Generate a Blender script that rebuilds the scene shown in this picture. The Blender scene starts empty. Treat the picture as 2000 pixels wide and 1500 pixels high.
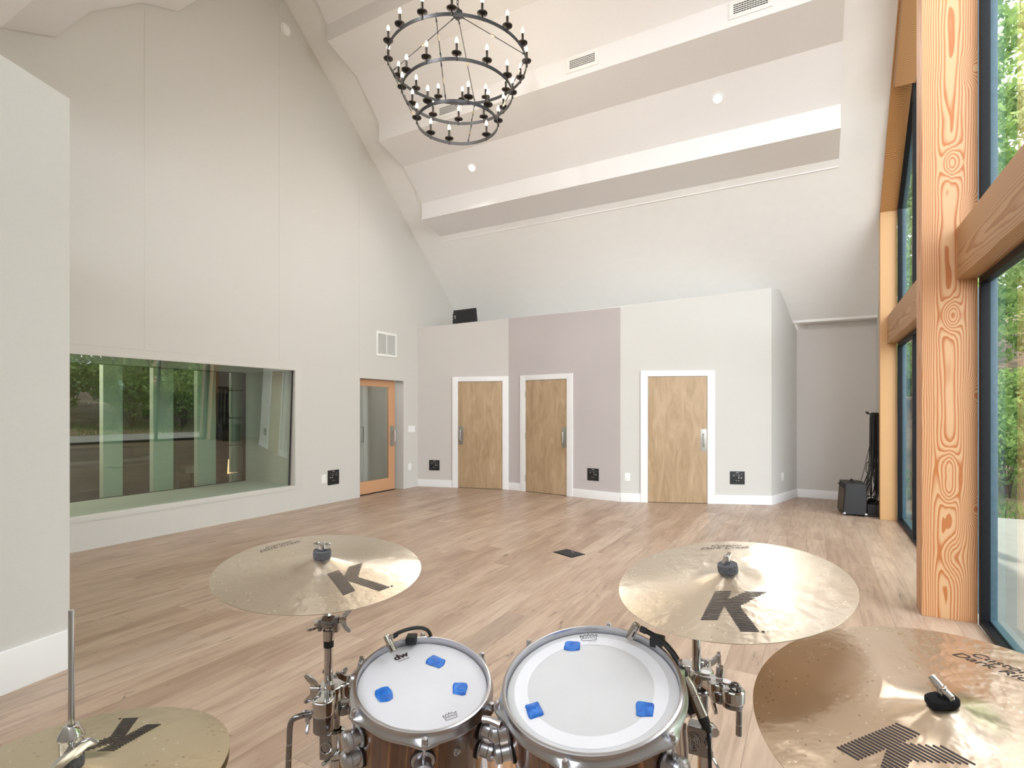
import bpy, bmesh, math, random
import numpy as np
from mathutils import Matrix, Vector
random.seed(7)
PI = math.pi
C = bpy.context.scene.collection
sc = bpy.context.scene

# ------------------------------------------------------------------ camera
FPX = 1050.0                       # focal length in pixels of the 2000 px wide frame
YAW = math.atan(590 / 1050)
EYE = 1.5
cam_data = bpy.data.cameras.new('camera')
cam_data.sensor_width = 36.0
cam_data.lens = FPX / 2000 * 36.0
cam_data.shift_y = 0.025
cam_data.clip_start = 0.02
cam = bpy.data.objects.new('camera', cam_data)
cam.location = (0, 0, EYE)
cam.rotation_euler = (PI / 2, 0, YAW)
C.objects.link(cam)
sc.camera = cam
# ------------------------------------------------------------------ world, sun, exposure
sc.view_settings.view_transform = 'Standard'
sc.view_settings.look = 'None'
sc.view_settings.exposure = 0.76
sc.view_settings.gamma = 1.0
sc.view_settings.use_curve_mapping = False
sc.cycles.use_denoising = True
sc.cycles.max_bounces = 10
sc.cycles.diffuse_bounces = 6
sc.cycles.transparent_max_bounces = 24
sc.cycles.sample_clamp_indirect = 6.0
sc.cycles.blur_glossy = 0.5
world = bpy.data.worlds.new('world')
sc.world = world
world.use_nodes = True
WORLD_STRENGTH = 3.7
bg = world.node_tree.nodes['Background']
bg.inputs[0].default_value = (0.875, 0.93, 1.0, 1)
bg.inputs[1].default_value = WORLD_STRENGTH
sun_data = bpy.data.lights.new('sun', 'SUN')
sun_data.energy = 4.5
sun_data.angle = math.radians(1.5)
sun_data.color = (1.0, 0.95, 0.85)
sun = bpy.data.objects.new('sun', sun_data)
sun.rotation_euler = Vector((0.13, -0.36, -0.92)).to_track_quat('-Z', 'Y').to_euler()   # high over the woods, passing along the window wall
C.objects.link(sun)
CAN_POWER = 12.0
CHANDELIER_POWER = 30.0

cosY, sinY = math.cos(YAW), math.sin(YAW)
RIGHT = Vector((cosY, sinY, 0)); FWD = Vector((-sinY, cosY, 0)); UP = Vector((0, 0, 1))
def at(px, py, d):
    """place in the room seen at a spot of the photograph, d metres deep"""
    return Vector((0, 0, EYE)) + FWD * d + RIGHT * ((px - 1000) / FPX * d) + UP * ((800 - py) / FPX * d)

# ------------------------------------------------------------------ materials
def newmat(name):
    m = bpy.data.materials.new(name); m.use_nodes = True
    nt = m.node_tree
    return m, nt, nt.nodes['Principled BSDF']
def N(nt, typ, **kw):
    n = nt.nodes.new(typ)
    for k, v in kw.items():
        if k.startswith('i_'):
            key = k[2:]
            n.inputs[int(key) if key.isdigit() else key.replace('_', ' ')].default_value = v
        else: setattr(n, k, v)
    return n
def L(nt, a, b): nt.links.new(a, b)
def math_(nt, op, a, b=None, c=None):
    n = nt.nodes.new('ShaderNodeMath'); n.operation = op
    for i, v in enumerate((a, b, c)):
        if v is None: continue
        if hasattr(v, 'links') or hasattr(v, 'is_output'): nt.links.new(v, n.inputs[i])
        else: n.inputs[i].default_value = v
    return n.outputs[0]
def ramp(nt, fac, stops, interp='LINEAR'):
    r = nt.nodes.new('ShaderNodeValToRGB'); r.color_ramp.interpolation = interp
    el = r.color_ramp.elements
    while len(el) > 1: el.remove(el[-1])
    el[0].position, el[0].color = stops[0][0], (*stops[0][1], 1)
    for p, c in stops[1:]:
        e = el.new(p); e.color = (*c, 1)
    nt.links.new(fac, r.inputs[0]); return r.outputs[0]
def mixc(nt, fac, a, b, mode='MIX'):
    n = nt.nodes.new('ShaderNodeMix'); n.data_type = 'RGBA'; n.blend_type = mode
    for i, v in ((0, fac), (6, a), (7, b)):
        if hasattr(v, 'links'): nt.links.new(v, n.inputs[i])
        else: n.inputs[i].default_value = (*v, 1) if isinstance(v, tuple) else v
    return n.outputs[2]
def plain(name, col, rough=0.6, metal=0.0, noise=0.0, nscale=40, bump=0.0, spec=0.5, coat=0.0):
    m, nt, b = newmat(name)
    b.inputs['Base Color'].default_value = (*col, 1)
    b.inputs['Roughness'].default_value = rough
    b.inputs['Metallic'].default_value = metal
    b.inputs['Specular IOR Level'].default_value = spec
    b.inputs['Coat Weight'].default_value = coat
    tc = N(nt, 'ShaderNodeTexCoord')
    nz = N(nt, 'ShaderNodeTexNoise', i_Scale=nscale, i_Detail=4.0)
    L(nt, tc.outputs['Object'], nz.inputs['Vector'])
    if noise:
        c2 = tuple(max(0, c * (1 - noise)) for c in col); c3 = tuple(min(1, c * (1 + noise)) for c in col)
        L(nt, ramp(nt, nz.outputs[0], [(0.3, c2), (0.7, c3)]), b.inputs['Base Color'])
    if bump:
        bp = N(nt, 'ShaderNodeBump', i_Strength=bump, i_Distance=0.002)
        L(nt, nz.outputs[0], bp.inputs['Height']); L(nt, bp.outputs[0], b.inputs['Normal'])
    return m

M = {}
M['fabric'] = plain('fabric_wall', (0.60, 0.585, 0.55), 0.95, noise=0.035, nscale=220, bump=0.25, spec=0.2)
M['fabric_mauve'] = plain('fabric_mauve', (0.545, 0.50, 0.495), 0.95, noise=0.03, nscale=220, bump=0.25, spec=0.2)
M['fabric_warm'] = plain('fabric_warm', (0.595, 0.565, 0.535), 0.95, noise=0.03, nscale=220, bump=0.25, spec=0.2)
M['ceiling'] = plain('ceiling_paint', (0.84, 0.835, 0.815), 0.85, noise=0.01, nscale=8, bump=0.05, spec=0.3)
M['panel'] = plain('ceiling_panel_paint', (0.80, 0.785, 0.785), 0.85, noise=0.015, nscale=90, bump=0.1, spec=0.3)
M['white'] = plain('white_trim_paint', (0.82, 0.82, 0.82), 0.45, noise=0.01, nscale=6)
M['plastic_white'] = plain('white_plastic', (0.82, 0.82, 0.80), 0.35, noise=0.01)
M['black'] = plain('black_matte', (0.012, 0.012, 0.014), 0.55, noise=0.15, nscale=60)
M['black_frame'] = plain('black_aluminium', (0.007, 0.008, 0.010), 0.5, noise=0.1, nscale=30, spec=0.2)
M['stop'] = plain('blue_grey_glazing_stop', (0.065, 0.12, 0.15), 0.35, noise=0.1, nscale=30)
M['iron'] = plain('blackened_iron', (0.035, 0.037, 0.042), 0.45, metal=0.5, noise=0.2, nscale=60, bump=0.2)
M['iron_brown'] = plain('dark_bronze_cup', (0.03, 0.024, 0.02), 0.4, metal=0.6, noise=0.2, nscale=60)
M['brass'] = plain('brass', (0.62, 0.53, 0.38), 0.3, metal=1.0, noise=0.05)
M['chrome'] = plain('chrome', (0.62, 0.62, 0.62), 0.07, metal=1.0, noise=0.03, nscale=12)
M['darkchrome'] = plain('dark_chrome', (0.30, 0.30, 0.31), 0.10, metal=1.0, noise=0.05, nscale=12)
M['satin'] = plain('satin_chrome', (0.56, 0.56, 0.585), 0.28, metal=1.0, noise=0.03, nscale=30)
M['nickel'] = plain('nickel_mic_body', (0.50, 0.47, 0.42), 0.25, metal=1.0, noise=0.05, nscale=60)
M['steel'] = plain('brushed_steel', (0.42, 0.41, 0.37), 0.35, metal=0.9, noise=0.05, nscale=90)
M['rubber'] = plain('black_rubber', (0.014, 0.014, 0.015), 0.6, noise=0.1)
M['felt'] = plain('grey_felt', (0.12, 0.12, 0.13), 1.0, noise=0.4, nscale=400, bump=0.6)
M['felt_black'] = plain('black_felt', (0.006, 0.006, 0.007), 1.0, noise=0.4, nscale=400, bump=0.6)
M['ink'] = plain('printed_ink', (0.035, 0.025, 0.025), 0.5, noise=0.1, nscale=200)
M['head'] = plain('coated_drum_head', (0.70, 0.695, 0.72), 0.75, noise=0.02, nscale=14, bump=0.2)
M['head_ring'] = plain('white_head_ring', (0.80, 0.80, 0.83), 0.7, noise=0.01, nscale=14, bump=0.1)
M['head_mid'] = plain('grey_head_centre', (0.66, 0.66, 0.665), 0.75, noise=0.02, nscale=14, bump=0.2)
M['tolex'] = plain('black_tolex', (0.018, 0.019, 0.02), 0.5, noise=0.3, nscale=300, bump=0.5)
M['grille'] = plain('brown_grille_cloth', (0.09, 0.065, 0.045), 0.9, noise=0.3, nscale=300, bump=0.4)
M['vent_dark'] = plain('vent_interior', (0.05, 0.05, 0.055), 0.8)
M['grey_louver'] = plain('grey_louver', (0.42, 0.42, 0.40), 0.5)
M['dark_room'] = plain('dark_brown_wall', (0.16, 0.115, 0.09), 0.9, noise=0.1, nscale=3)
M['pale_panel'] = plain('pale_acoustic_panel', (0.62, 0.66, 0.60), 0.9, noise=0.03, nscale=100)
M['couch'] = plain('dark_furniture', (0.05, 0.045, 0.04), 0.8, noise=0.1)
M['concrete'] = plain('pale_patio_concrete', (0.24, 0.24, 0.21), 0.85, noise=0.08, nscale=5, bump=0.2)
M['bark'] = plain('tree_bark', (0.12, 0.085, 0.06), 0.9, noise=0.4, nscale=18, bump=0.8)
M['litter'] = plain('leaf_litter', (0.17, 0.115, 0.07), 0.95, noise=0.55, nscale=2.2, bump=0.6)
M['grass'] = plain('grass', (0.16, 0.26, 0.06), 0.9, noise=0.4, nscale=14, bump=0.6)

def leafmat(name, c1, c2):
    m, nt, b = newmat(name)
    oi = N(nt, 'ShaderNodeNewGeometry')
    L(nt, ramp(nt, oi.outputs['Random Per Island'], [(0, c1), (1, c2)]), b.inputs['Base Color'])
    b.inputs['Roughness'].default_value = 0.55
    tr = N(nt, 'ShaderNodeBsdfTranslucent')
    L(nt, ramp(nt, oi.outputs['Random Per Island'], [(0, c1), (1, c2)]), tr.inputs[0])
    mx = N(nt, 'ShaderNodeMixShader'); mx.inputs[0].default_value = 0.6
    L(nt, b.outputs[0], mx.inputs[1]); L(nt, tr.outputs[0], mx.inputs[2])
    L(nt, mx.outputs[0], nt.nodes['Material Output'].inputs[0])
    return m
M['leaf_a'] = leafmat('leaf_green', (0.14, 0.26, 0.06), (0.45, 0.60, 0.20))
M['leaf_b'] = leafmat('leaf_pale', (0.28, 0.40, 0.14), (0.62, 0.70, 0.34))

def emit(name, col, s):
    m, nt, b = newmat(name)
    b.inputs['Base Color'].default_value = (*col, 1)
    b.inputs['Emission Color'].default_value = (*col, 1)
    b.inputs['Emission Strength'].default_value = s
    return m
M['bulb'] = emit('lit_candle_bulb', (1.0, 0.86, 0.66), 9.0)
M['can'] = emit('lit_recessed_lens', (1.0, 0.95, 0.92), 5.0)
M['lamp'] = emit('warm_lamp_shade', (1.0, 0.55, 0.30), 1.2)

def glassmat(name, tint, rough=0.0, refl=1.0):
    m, nt, b = newmat(name)
    nt.nodes.remove(b)
    t = N(nt, 'ShaderNodeBsdfTransparent'); t.inputs[0].default_value = (*tint, 1)
    g = N(nt, 'ShaderNodeBsdfGlossy'); g.inputs['Roughness'].default_value = rough
    fr = N(nt, 'ShaderNodeFresnel', i_IOR=1.52)
    f2 = math_(nt, 'MULTIPLY', fr.outputs[0], 1.7 * refl)
    ge = N(nt, 'ShaderNodeNewGeometry')
    f3 = math_(nt, 'MULTIPLY', math_(nt, 'MINIMUM', f2, 1.0), math_(nt, 'SUBTRACT', 1.0, ge.outputs['Backfacing']))
    mx = N(nt, 'ShaderNodeMixShader')
    L(nt, f3, mx.inputs[0]); L(nt, t.outputs[0], mx.inputs[1]); L(nt, g.outputs[0], mx.inputs[2])
    L(nt, mx.outputs[0], nt.nodes['Material Output'].inputs[0])
    return m
M['glass'] = glassmat('window_glass', (0.975, 0.985, 0.98), refl=0.9)
M['glass_green'] = glassmat('green_studio_glass', (0.81, 0.90, 0.86), refl=2.4)
M['glass_clear'] = glassmat('clear_inner_glass', (0.93, 0.955, 0.93), refl=0.7)

def cymbalmat(name, c_in, c_out, aniso=0.75, rough=0.30, R=0.23):
    m, nt, b = newmat(name)
    b.inputs['Metallic'].default_value = 1.0
    b.inputs['Roughness'].default_value = rough
    b.inputs['Anisotropic'].default_value = aniso
    b.inputs['Anisotropic Rotation'].default_value = 0.25
    tg = N(nt, 'ShaderNodeTangent', direction_type='RADIAL', axis='Z')
    L(nt, tg.outputs[0], b.inputs['Tangent'])
    tc = N(nt, 'ShaderNodeTexCoord')
    vec = tc.outputs['Object']
    sep = N(nt, 'ShaderNodeSeparateXYZ'); L(nt, vec, sep.inputs[0])
    r2 = math_(nt, 'SQRT', math_(nt, 'ADD', math_(nt, 'POWER', sep.outputs[0], 2.0), math_(nt, 'POWER', sep.outputs[1], 2.0)))
    # lathe grooves
    nz = N(nt, 'ShaderNodeTexNoise', i_Scale=900.0, i_Detail=2.0)
    cmb = N(nt, 'ShaderNodeCombineXYZ'); L(nt, r2, cmb.inputs[0]); L(nt, cmb.outputs[0], nz.inputs['Vector'])
    nb = N(nt, 'ShaderNodeTexNoise', i_Scale=9.0, i_Detail=3.0); L(nt, vec, nb.inputs['Vector'])
    base = mixc(nt, math_(nt, 'MULTIPLY', nb.outputs[0], 1.0), c_in, c_out)
    base = mixc(nt, math_(nt, 'MULTIPLY', nz.outputs[0], 0.22), base, (0.45, 0.36, 0.24))
    # hammer marks: small dents
    vo = N(nt, 'ShaderNodeTexVoronoi', i_Scale=105.0, i_Randomness=0.8); L(nt, vec, vo.inputs['Vector'])
    dent = math_(nt, 'LESS_THAN', vo.outputs['Distance'], 0.20)
    pick = N(nt, 'ShaderNodeTexNoise', i_Scale=14.0, i_Detail=1.0); L(nt, vec, pick.inputs['Vector'])
    sepc = N(nt, 'ShaderNodeSeparateColor'); L(nt, vo.outputs['Color'], sepc.inputs[0])
    pk = math_(nt, 'MULTIPLY', math_(nt, 'GREATER_THAN', sepc.outputs[0], 0.45), math_(nt, 'GREATER_THAN', r2, 0.075))
    dent = math_(nt, 'MULTIPLY', dent, pk)
    dent = math_(nt, 'MULTIPLY', dent, math_(nt, 'GREATER_THAN', pick.outputs[0], 0.45))
    nw = N(nt, 'ShaderNodeTexNoise', i_Scale=34.0, i_Detail=2.0); L(nt, vec, nw.inputs['Vector'])
    h = math_(nt, 'ADD', math_(nt, 'MULTIPLY', dent, -7.0), math_(nt, 'MULTIPLY', nw.outputs[0], 2.0))
    h = math_(nt, 'ADD', h, math_(nt, 'MULTIPLY', nz.outputs[0], 0.06))
    bp = N(nt, 'ShaderNodeBump', i_Strength=0.65, i_Distance=0.0012)
    L(nt, h, bp.inputs['Height']); L(nt, bp.outputs[0], b.inputs['Normal'])
    glint = math_(nt, 'GREATER_THAN', sepc.outputs[1], 0.45)
    base = mixc(nt, math_(nt, 'MULTIPLY', dent, 0.75), base, mixc(nt, glint, (0.42, 0.33, 0.25), (0.98, 0.92, 0.82)))  # glints and their dark counterparts painted into the dent colour
    L(nt, base, b.inputs['Base Color'])
    return m
M['cymbal'] = cymbalmat('crash_bronze', (0.71, 0.645, 0.55), (0.63, 0.555, 0.455))
M['cymbal_ride'] = cymbalmat('ride_bronze', (0.78, 0.66, 0.53), (0.68, 0.55, 0.42), rough=0.27)
M['cymbal_hat'] = cymbalmat('hihat_bronze', (0.74, 0.66, 0.50), (0.66, 0.56, 0.39), rough=0.27)

def woodmat(name, pale, dark, axis='Z', centre=(0, 0), tilt=0.0, spacing=0.012, knots=(), rough=0.5, warp=0.05, mixlow=0.0, warpscale=2.2):
    """flat sawn softwood: growth rings round a slightly tilted pith, bent round knots (object coordinates, metres)"""
    m, nt, b = newmat(name)
    tc = N(nt, 'ShaderNodeTexCoord'); sep = N(nt, 'ShaderNodeSeparateXYZ'); L(nt, tc.outputs['Object'], sep.inputs[0])
    o = {'X': (1, 2, 0), 'Y': (0, 2, 1), 'Z': (0, 1, 2)}[axis]
    a, bb, l = (sep.outputs[i] for i in o)
    cm = N(nt, 'ShaderNodeCombineXYZ')
    L(nt, a, cm.inputs[0]); L(nt, bb, cm.inputs[1]); L(nt, math_(nt, 'MULTIPLY', l, 0.14), cm.inputs[2])
    nz = N(nt, 'ShaderNodeTexNoise', i_Scale=warpscale * 1.6, i_Detail=3.0, i_Roughness=0.55); L(nt, cm.outputs[0], nz.inputs['Vector'])
    da = math_(nt, 'SUBTRACT', a, math_(nt, 'MULTIPLY_ADD', l, tilt, centre[0]))
    db = math_(nt, 'SUBTRACT', bb, centre[1])
    d = math_(nt, 'SQRT', math_(nt, 'ADD', math_(nt, 'POWER', math_(nt, 'ABSOLUTE', da), 2.0), math_(nt, 'POWER', math_(nt, 'ABSOLUTE', db), 2.0)))
    d = math_(nt, 'ADD', d, math_(nt, 'MULTIPLY', math_(nt, 'SUBTRACT', nz.outputs[0], 0.5), warp * 2))
    for (ka, kl, amp, s) in knots:
        qa = math_(nt, 'POWER', math_(nt, 'ABSOLUTE', math_(nt, 'SUBTRACT', a, ka)), 2.0)
        ql = math_(nt, 'MULTIPLY', math_(nt, 'POWER', math_(nt, 'ABSOLUTE', math_(nt, 'SUBTRACT', l, kl)), 2.0), 0.22)
        q = math_(nt, 'DIVIDE', math_(nt, 'ADD', qa, ql), s * s)
        d = math_(nt, 'MULTIPLY_ADD', math_(nt, 'EXPONENT', math_(nt, 'MULTIPLY', q, -1.0)), amp, d)
    fr = math_(nt, 'FRACT', math_(nt, 'DIVIDE', d, spacing))
    nf = N(nt, 'ShaderNodeTexNoise', i_Scale=90.0, i_Detail=3.0)
    cf = N(nt, 'ShaderNodeCombineXYZ'); L(nt, a, cf.inputs[0]); L(nt, bb, cf.inputs[1]); L(nt, math_(nt, 'MULTIPLY', l, 0.03), cf.inputs[2])
    L(nt, cf.outputs[0], nf.inputs['Vector'])
    mid = tuple((p + q) / 2 for p, q in zip(pale, dark))
    col = ramp(nt, fr, [(0.0, pale), (0.40, tuple(p * 0.97 for p in pale)), (0.60, mid), (0.75, dark), (0.95, dark), (1.0, pale)])
    col = mixc(nt, math_(nt, 'MULTIPLY', nf.outputs[0], 0.22 + mixlow), col, mid)
    L(nt, col, b.inputs['Base Color'])
    b.inputs['Roughness'].default_value = rough
    bp = N(nt, 'ShaderNodeBump', i_Strength=0.1, i_Distance=0.001); L(nt, fr, bp.inputs['Height']); L(nt, bp.outputs[0], b.inputs['Normal'])
    return m
FIRP, FIRD = (0.60, 0.36, 0.185), (0.42, 0.135, 0.033)
M['fir_post'] = woodmat('fir_post', FIRP, FIRD, 'Z', (0.82, 4.985), 0.010, 0.0092,
    [(0.855, 3.26, 0.05, 0.05), (0.855, 2.17, 0.055, 0.05), (0.84, 1.10, 0.05, 0.055), (0.84, 0.93, 0.045, 0.05), (0.86, 0.45, 0.04, 0.06), (0.97, 2.9, 0.05, 0.04), (0.97, 1.6, 0.05, 0.04), (0.97, 0.8, 0.05, 0.04), (0.97, 3.9, 0.05, 0.04)], warp=0.03, warpscale=3.0, mixlow=-0.12)
M['fir_pale'] = woodmat('fir_pale', (0.65, 0.41, 0.20), (0.54, 0.29, 0.12), 'Z', (0.6, 8.6), 0.0, 0.009, warp=0.02)
M['fir_beam'] = woodmat('fir_beam', (0.45, 0.265, 0.125), (0.31, 0.135, 0.045), 'Y', (1.02, 2.55), 0.006, 0.012, [(0.88, 6.6, 0.04, 0.07)], warp=0.035)
M['fir_rake'] = woodmat('fir_rake', (0.52, 0.29, 0.11), (0.30, 0.11, 0.03), 'Z', (0.86, 8.0), 0.0, 0.016, [(0.88, 4.75, 0.03, 0.03)], warp=0.06)
M['fir_door'] = woodmat('fir_door', (0.60, 0.34, 0.19), (0.52, 0.27, 0.13), 'Z', (-7.2, 7.0), 0.0, 0.006, warp=0.01)
M['outwood'] = woodmat('brown_cladding', (0.30, 0.19, 0.12), (0.22, 0.12, 0.07), 'Y', (1.2, 0.0), 0.0, 0.02, warp=0.04)

def birchmat():
    m, nt, b = newmat('maple_veneer')
    tc = N(nt, 'ShaderNodeTexCoord'); mp = N(nt, 'ShaderNodeMapping'); mp.inputs['Scale'].default_value = (5, 5, 1.1)
    L(nt, tc.outputs['Object'], mp.inputs[0])
    n1 = N(nt, 'ShaderNodeTexNoise', i_Scale=1.6, i_Detail=6.0, i_Roughness=0.6, i_Distortion=1.2); L(nt, mp.outputs[0], n1.inputs['Vector'])
    mp2 = N(nt, 'ShaderNodeMapping'); mp2.inputs['Scale'].default_value = (40, 40, 2.0); L(nt, tc.outputs['Object'], mp2.inputs[0])
    n2 = N(nt, 'ShaderNodeTexNoise', i_Scale=3.0, i_Detail=3.0); L(nt, mp2.outputs[0], n2.inputs['Vector'])
    c = ramp(nt, n1.outputs[0], [(0.3, (0.34, 0.23, 0.125)), (0.5, (0.44, 0.31, 0.185)), (0.7, (0.53, 0.385, 0.245))])
    c = mixc(nt, math_(nt, 'MULTIPLY', n2.outputs[0], 0.3), c, (0.40, 0.28, 0.16))
    L(nt, c, b.inputs['Base Color']); b.inputs['Roughness'].default_value = 0.45
    return m
M['veneer'] = birchmat()

def floormat():
    m, nt, b = newmat('oak_planks')
    W, LN = 0.19, 1.9
    tc = N(nt, 'ShaderNodeTexCoord'); sep = N(nt, 'ShaderNodeSeparateXYZ'); L(nt, tc.outputs['Object'], sep.inputs[0])
    x, y = sep.outputs[0], sep.outputs[1]
    xs = math_(nt, 'DIVIDE', math_(nt, 'ADD', x, 20.03), W); col = math_(nt, 'FLOOR', xs); fx = math_(nt, 'FRACT', xs)
    wn = N(nt, 'ShaderNodeTexWhiteNoise', noise_dimensions='1D'); L(nt, col, wn.inputs['W'])
    ys = math_(nt, 'ADD', math_(nt, 'DIVIDE', math_(nt, 'ADD', y, 20.0), LN), math_(nt, 'MULTIPLY', wn.outputs['Value'], 7.3))
    row = math_(nt, 'FLOOR', ys); fy = math_(nt, 'FRACT', ys)
    cb = N(nt, 'ShaderNodeCombineXYZ'); L(nt, col, cb.inputs[0]); L(nt, row, cb.inputs[1])
    wn2 = N(nt, 'ShaderNodeTexWhiteNoise', noise_dimensions='3D'); L(nt, cb.outputs[0], wn2.inputs['Vector'])
    rnd = wn2.outputs['Value']
    tone = ramp(nt, rnd, [(0.0, (0.35, 0.235, 0.165)), (0.3, (0.41, 0.285, 0.205)), (0.6, (0.46, 0.33, 0.24)), (0.85, (0.51, 0.38, 0.285)), (1.0, (0.37, 0.28, 0.215))])
    # grain
    g = N(nt, 'ShaderNodeCombineXYZ')
    L(nt, math_(nt, 'MULTIPLY', x, 1.0), g.inputs[0]); L(nt, math_(nt, 'MULTIPLY', y, 0.09), g.inputs[1]); L(nt, math_(nt, 'MULTIPLY', rnd, 37.0), g.inputs[2])
    n1 = N(nt, 'ShaderNodeTexNoise', i_Scale=22.0, i_Detail=7.0, i_Roughness=0.65, i_Distortion=0.6); L(nt, g.outputs[0], n1.inputs['Vector'])
    c = mixc(nt, ramp(nt, n1.outputs[0], [(0.35, (0, 0, 0)), (0.68, (0.75, 0.75, 0.75))]), tone, (0.25, 0.165, 0.115))
    g2 = N(nt, 'ShaderNodeCombineXYZ')
    L(nt, math_(nt, 'MULTIPLY', x, 1.0), g2.inputs[0]); L(nt, math_(nt, 'MULTIPLY', y, 0.3), g2.inputs[1]); L(nt, math_(nt, 'MULTIPLY', rnd, 11.0), g2.inputs[2])
    n2 = N(nt, 'ShaderNodeTexNoise', i_Scale=5.5, i_Detail=3.0, i_Distortion=0.4); L(nt, g2.outputs[0], n2.inputs['Vector'])
    c = mixc(nt, ramp(nt, n2.outputs[0], [(0.45, (0, 0, 0)), (0.75, (0.5, 0.5, 0.5))]), c, (0.56, 0.43, 0.32))
    # knots and checks
    n3 = N(nt, 'ShaderNodeTexNoise', i_Scale=9.0, i_Detail=4.0, i_Roughness=0.7, i_Distortion=1.5); L(nt, g2.outputs[0], n3.inputs['Vector'])
    c = mixc(nt, ramp(nt, n3.outputs[0], [(0.64, (0, 0, 0)), (0.71, (0.8, 0.8, 0.8))]), c, (0.115, 0.085, 0.065))
    # joints
    e1 = math_(nt, 'LESS_THAN', fx, 0.014); e2 = math_(nt, 'LESS_THAN', fy, 0.0012)
    e = math_(nt, 'MAXIMUM', e1, e2)
    c = mixc(nt, math_(nt, 'MULTIPLY', e, 0.65), c, (0.10, 0.065, 0.045))
    L(nt, c, b.inputs['Base Color'])
    L(nt, ramp(nt, n1.outputs[0], [(0.2, (0.30, 0.30, 0.30)), (0.9, (0.46, 0.46, 0.46))]), b.inputs['Roughness'])
    bp = N(nt, 'ShaderNodeBump', i_Strength=0.12, i_Distance=0.001)
    L(nt, math_(nt, 'SUBTRACT', n1.outputs[0], math_(nt, 'MULTIPLY', e, 1.0)), bp.inputs['Height']); L(nt, bp.outputs[0], b.inputs['Normal'])
    return m
M['floor'] = floormat()

def shellmat(name, stops, rough=0.22, freq=6.0):
    m, nt, b = newmat(name)
    tc = N(nt, 'ShaderNodeTexCoord'); sep = N(nt, 'ShaderNodeSeparateXYZ'); L(nt, tc.outputs['Object'], sep.inputs[0])
    ang = math_(nt, 'ARCTAN2', sep.outputs[1], sep.outputs[0])
    cb = N(nt, 'ShaderNodeCombineXYZ'); L(nt, math_(nt, 'MULTIPLY', ang, freq), cb.inputs[0]); L(nt, math_(nt, 'MULTIPLY', sep.outputs[2], 0.6), cb.inputs[1])
    nz = N(nt, 'ShaderNodeTexNoise', i_Scale=1.0, i_Detail=3.0, i_Roughness=0.6, i_Distortion=0.3); L(nt, cb.outputs[0], nz.inputs['Vector'])
    cb2 = N(nt, 'ShaderNodeCombineXYZ'); L(nt, math_(nt, 'MULTIPLY', ang, 30.0), cb2.inputs[0]); L(nt, math_(nt, 'MULTIPLY', sep.outputs[2], 3.0), cb2.inputs[1])
    n2 = N(nt, 'ShaderNodeTexNoise', i_Scale=2.0, i_Detail=4.0); L(nt, cb2.outputs[0], n2.inputs['Vector'])
    c = ramp(nt, nz.outputs[0], stops)
    c = mixc(nt, math_(nt, 'MULTIPLY', n2.outputs[0], 0.5), c, stops[1][1])
    L(nt, c, b.inputs['Base Color']); b.inputs['Roughness'].default_value = rough; b.inputs['Coat Weight'].default_value = 0.6
    return m
M['shell'] = shellmat('tigerwood_lacquer', [(0.3, (0.05, 0.02, 0.012)), (0.48, (0.11, 0.045, 0.022)), (0.56, (0.16, 0.07, 0.03)), (0.60, (0.42, 0.18, 0.07)), (0.66, (0.14, 0.06, 0.03)), (0.8, (0.05, 0.02, 0.012))])
M['shell_kick'] = shellmat('tigerwood_kick', [(0.3, (0.28, 0.12, 0.05)), (0.48, (0.30, 0.13, 0.05)), (0.56, (0.52, 0.25, 0.08)), (0.62, (0.75, 0.45, 0.16)), (0.68, (0.30, 0.12, 0.05)), (0.8, (0.14, 0.05, 0.03))], freq=9.0)

m, nt, b = newmat('blue_gel')
b.inputs['Base Color'].default_value = (0.02, 0.18, 0.65, 1); b.inputs['Roughness'].default_value = 0.25
b.inputs['Subsurface Weight'].default_value = 0.25; b.inputs['Subsurface Radius'].default_value = (0.002, 0.004, 0.008)
tc_ = N(nt, 'ShaderNodeTexCoord'); nz_ = N(nt, 'ShaderNodeTexNoise', i_Scale=60.0); L(nt, tc_.outputs['Object'], nz_.inputs['Vector'])
L(nt, ramp(nt, nz_.outputs[0], [(0.35, (0.008, 0.12, 0.50)), (0.65, (0.02, 0.21, 0.70))]), b.inputs['Base Color'])
M['gel'] = m

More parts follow.
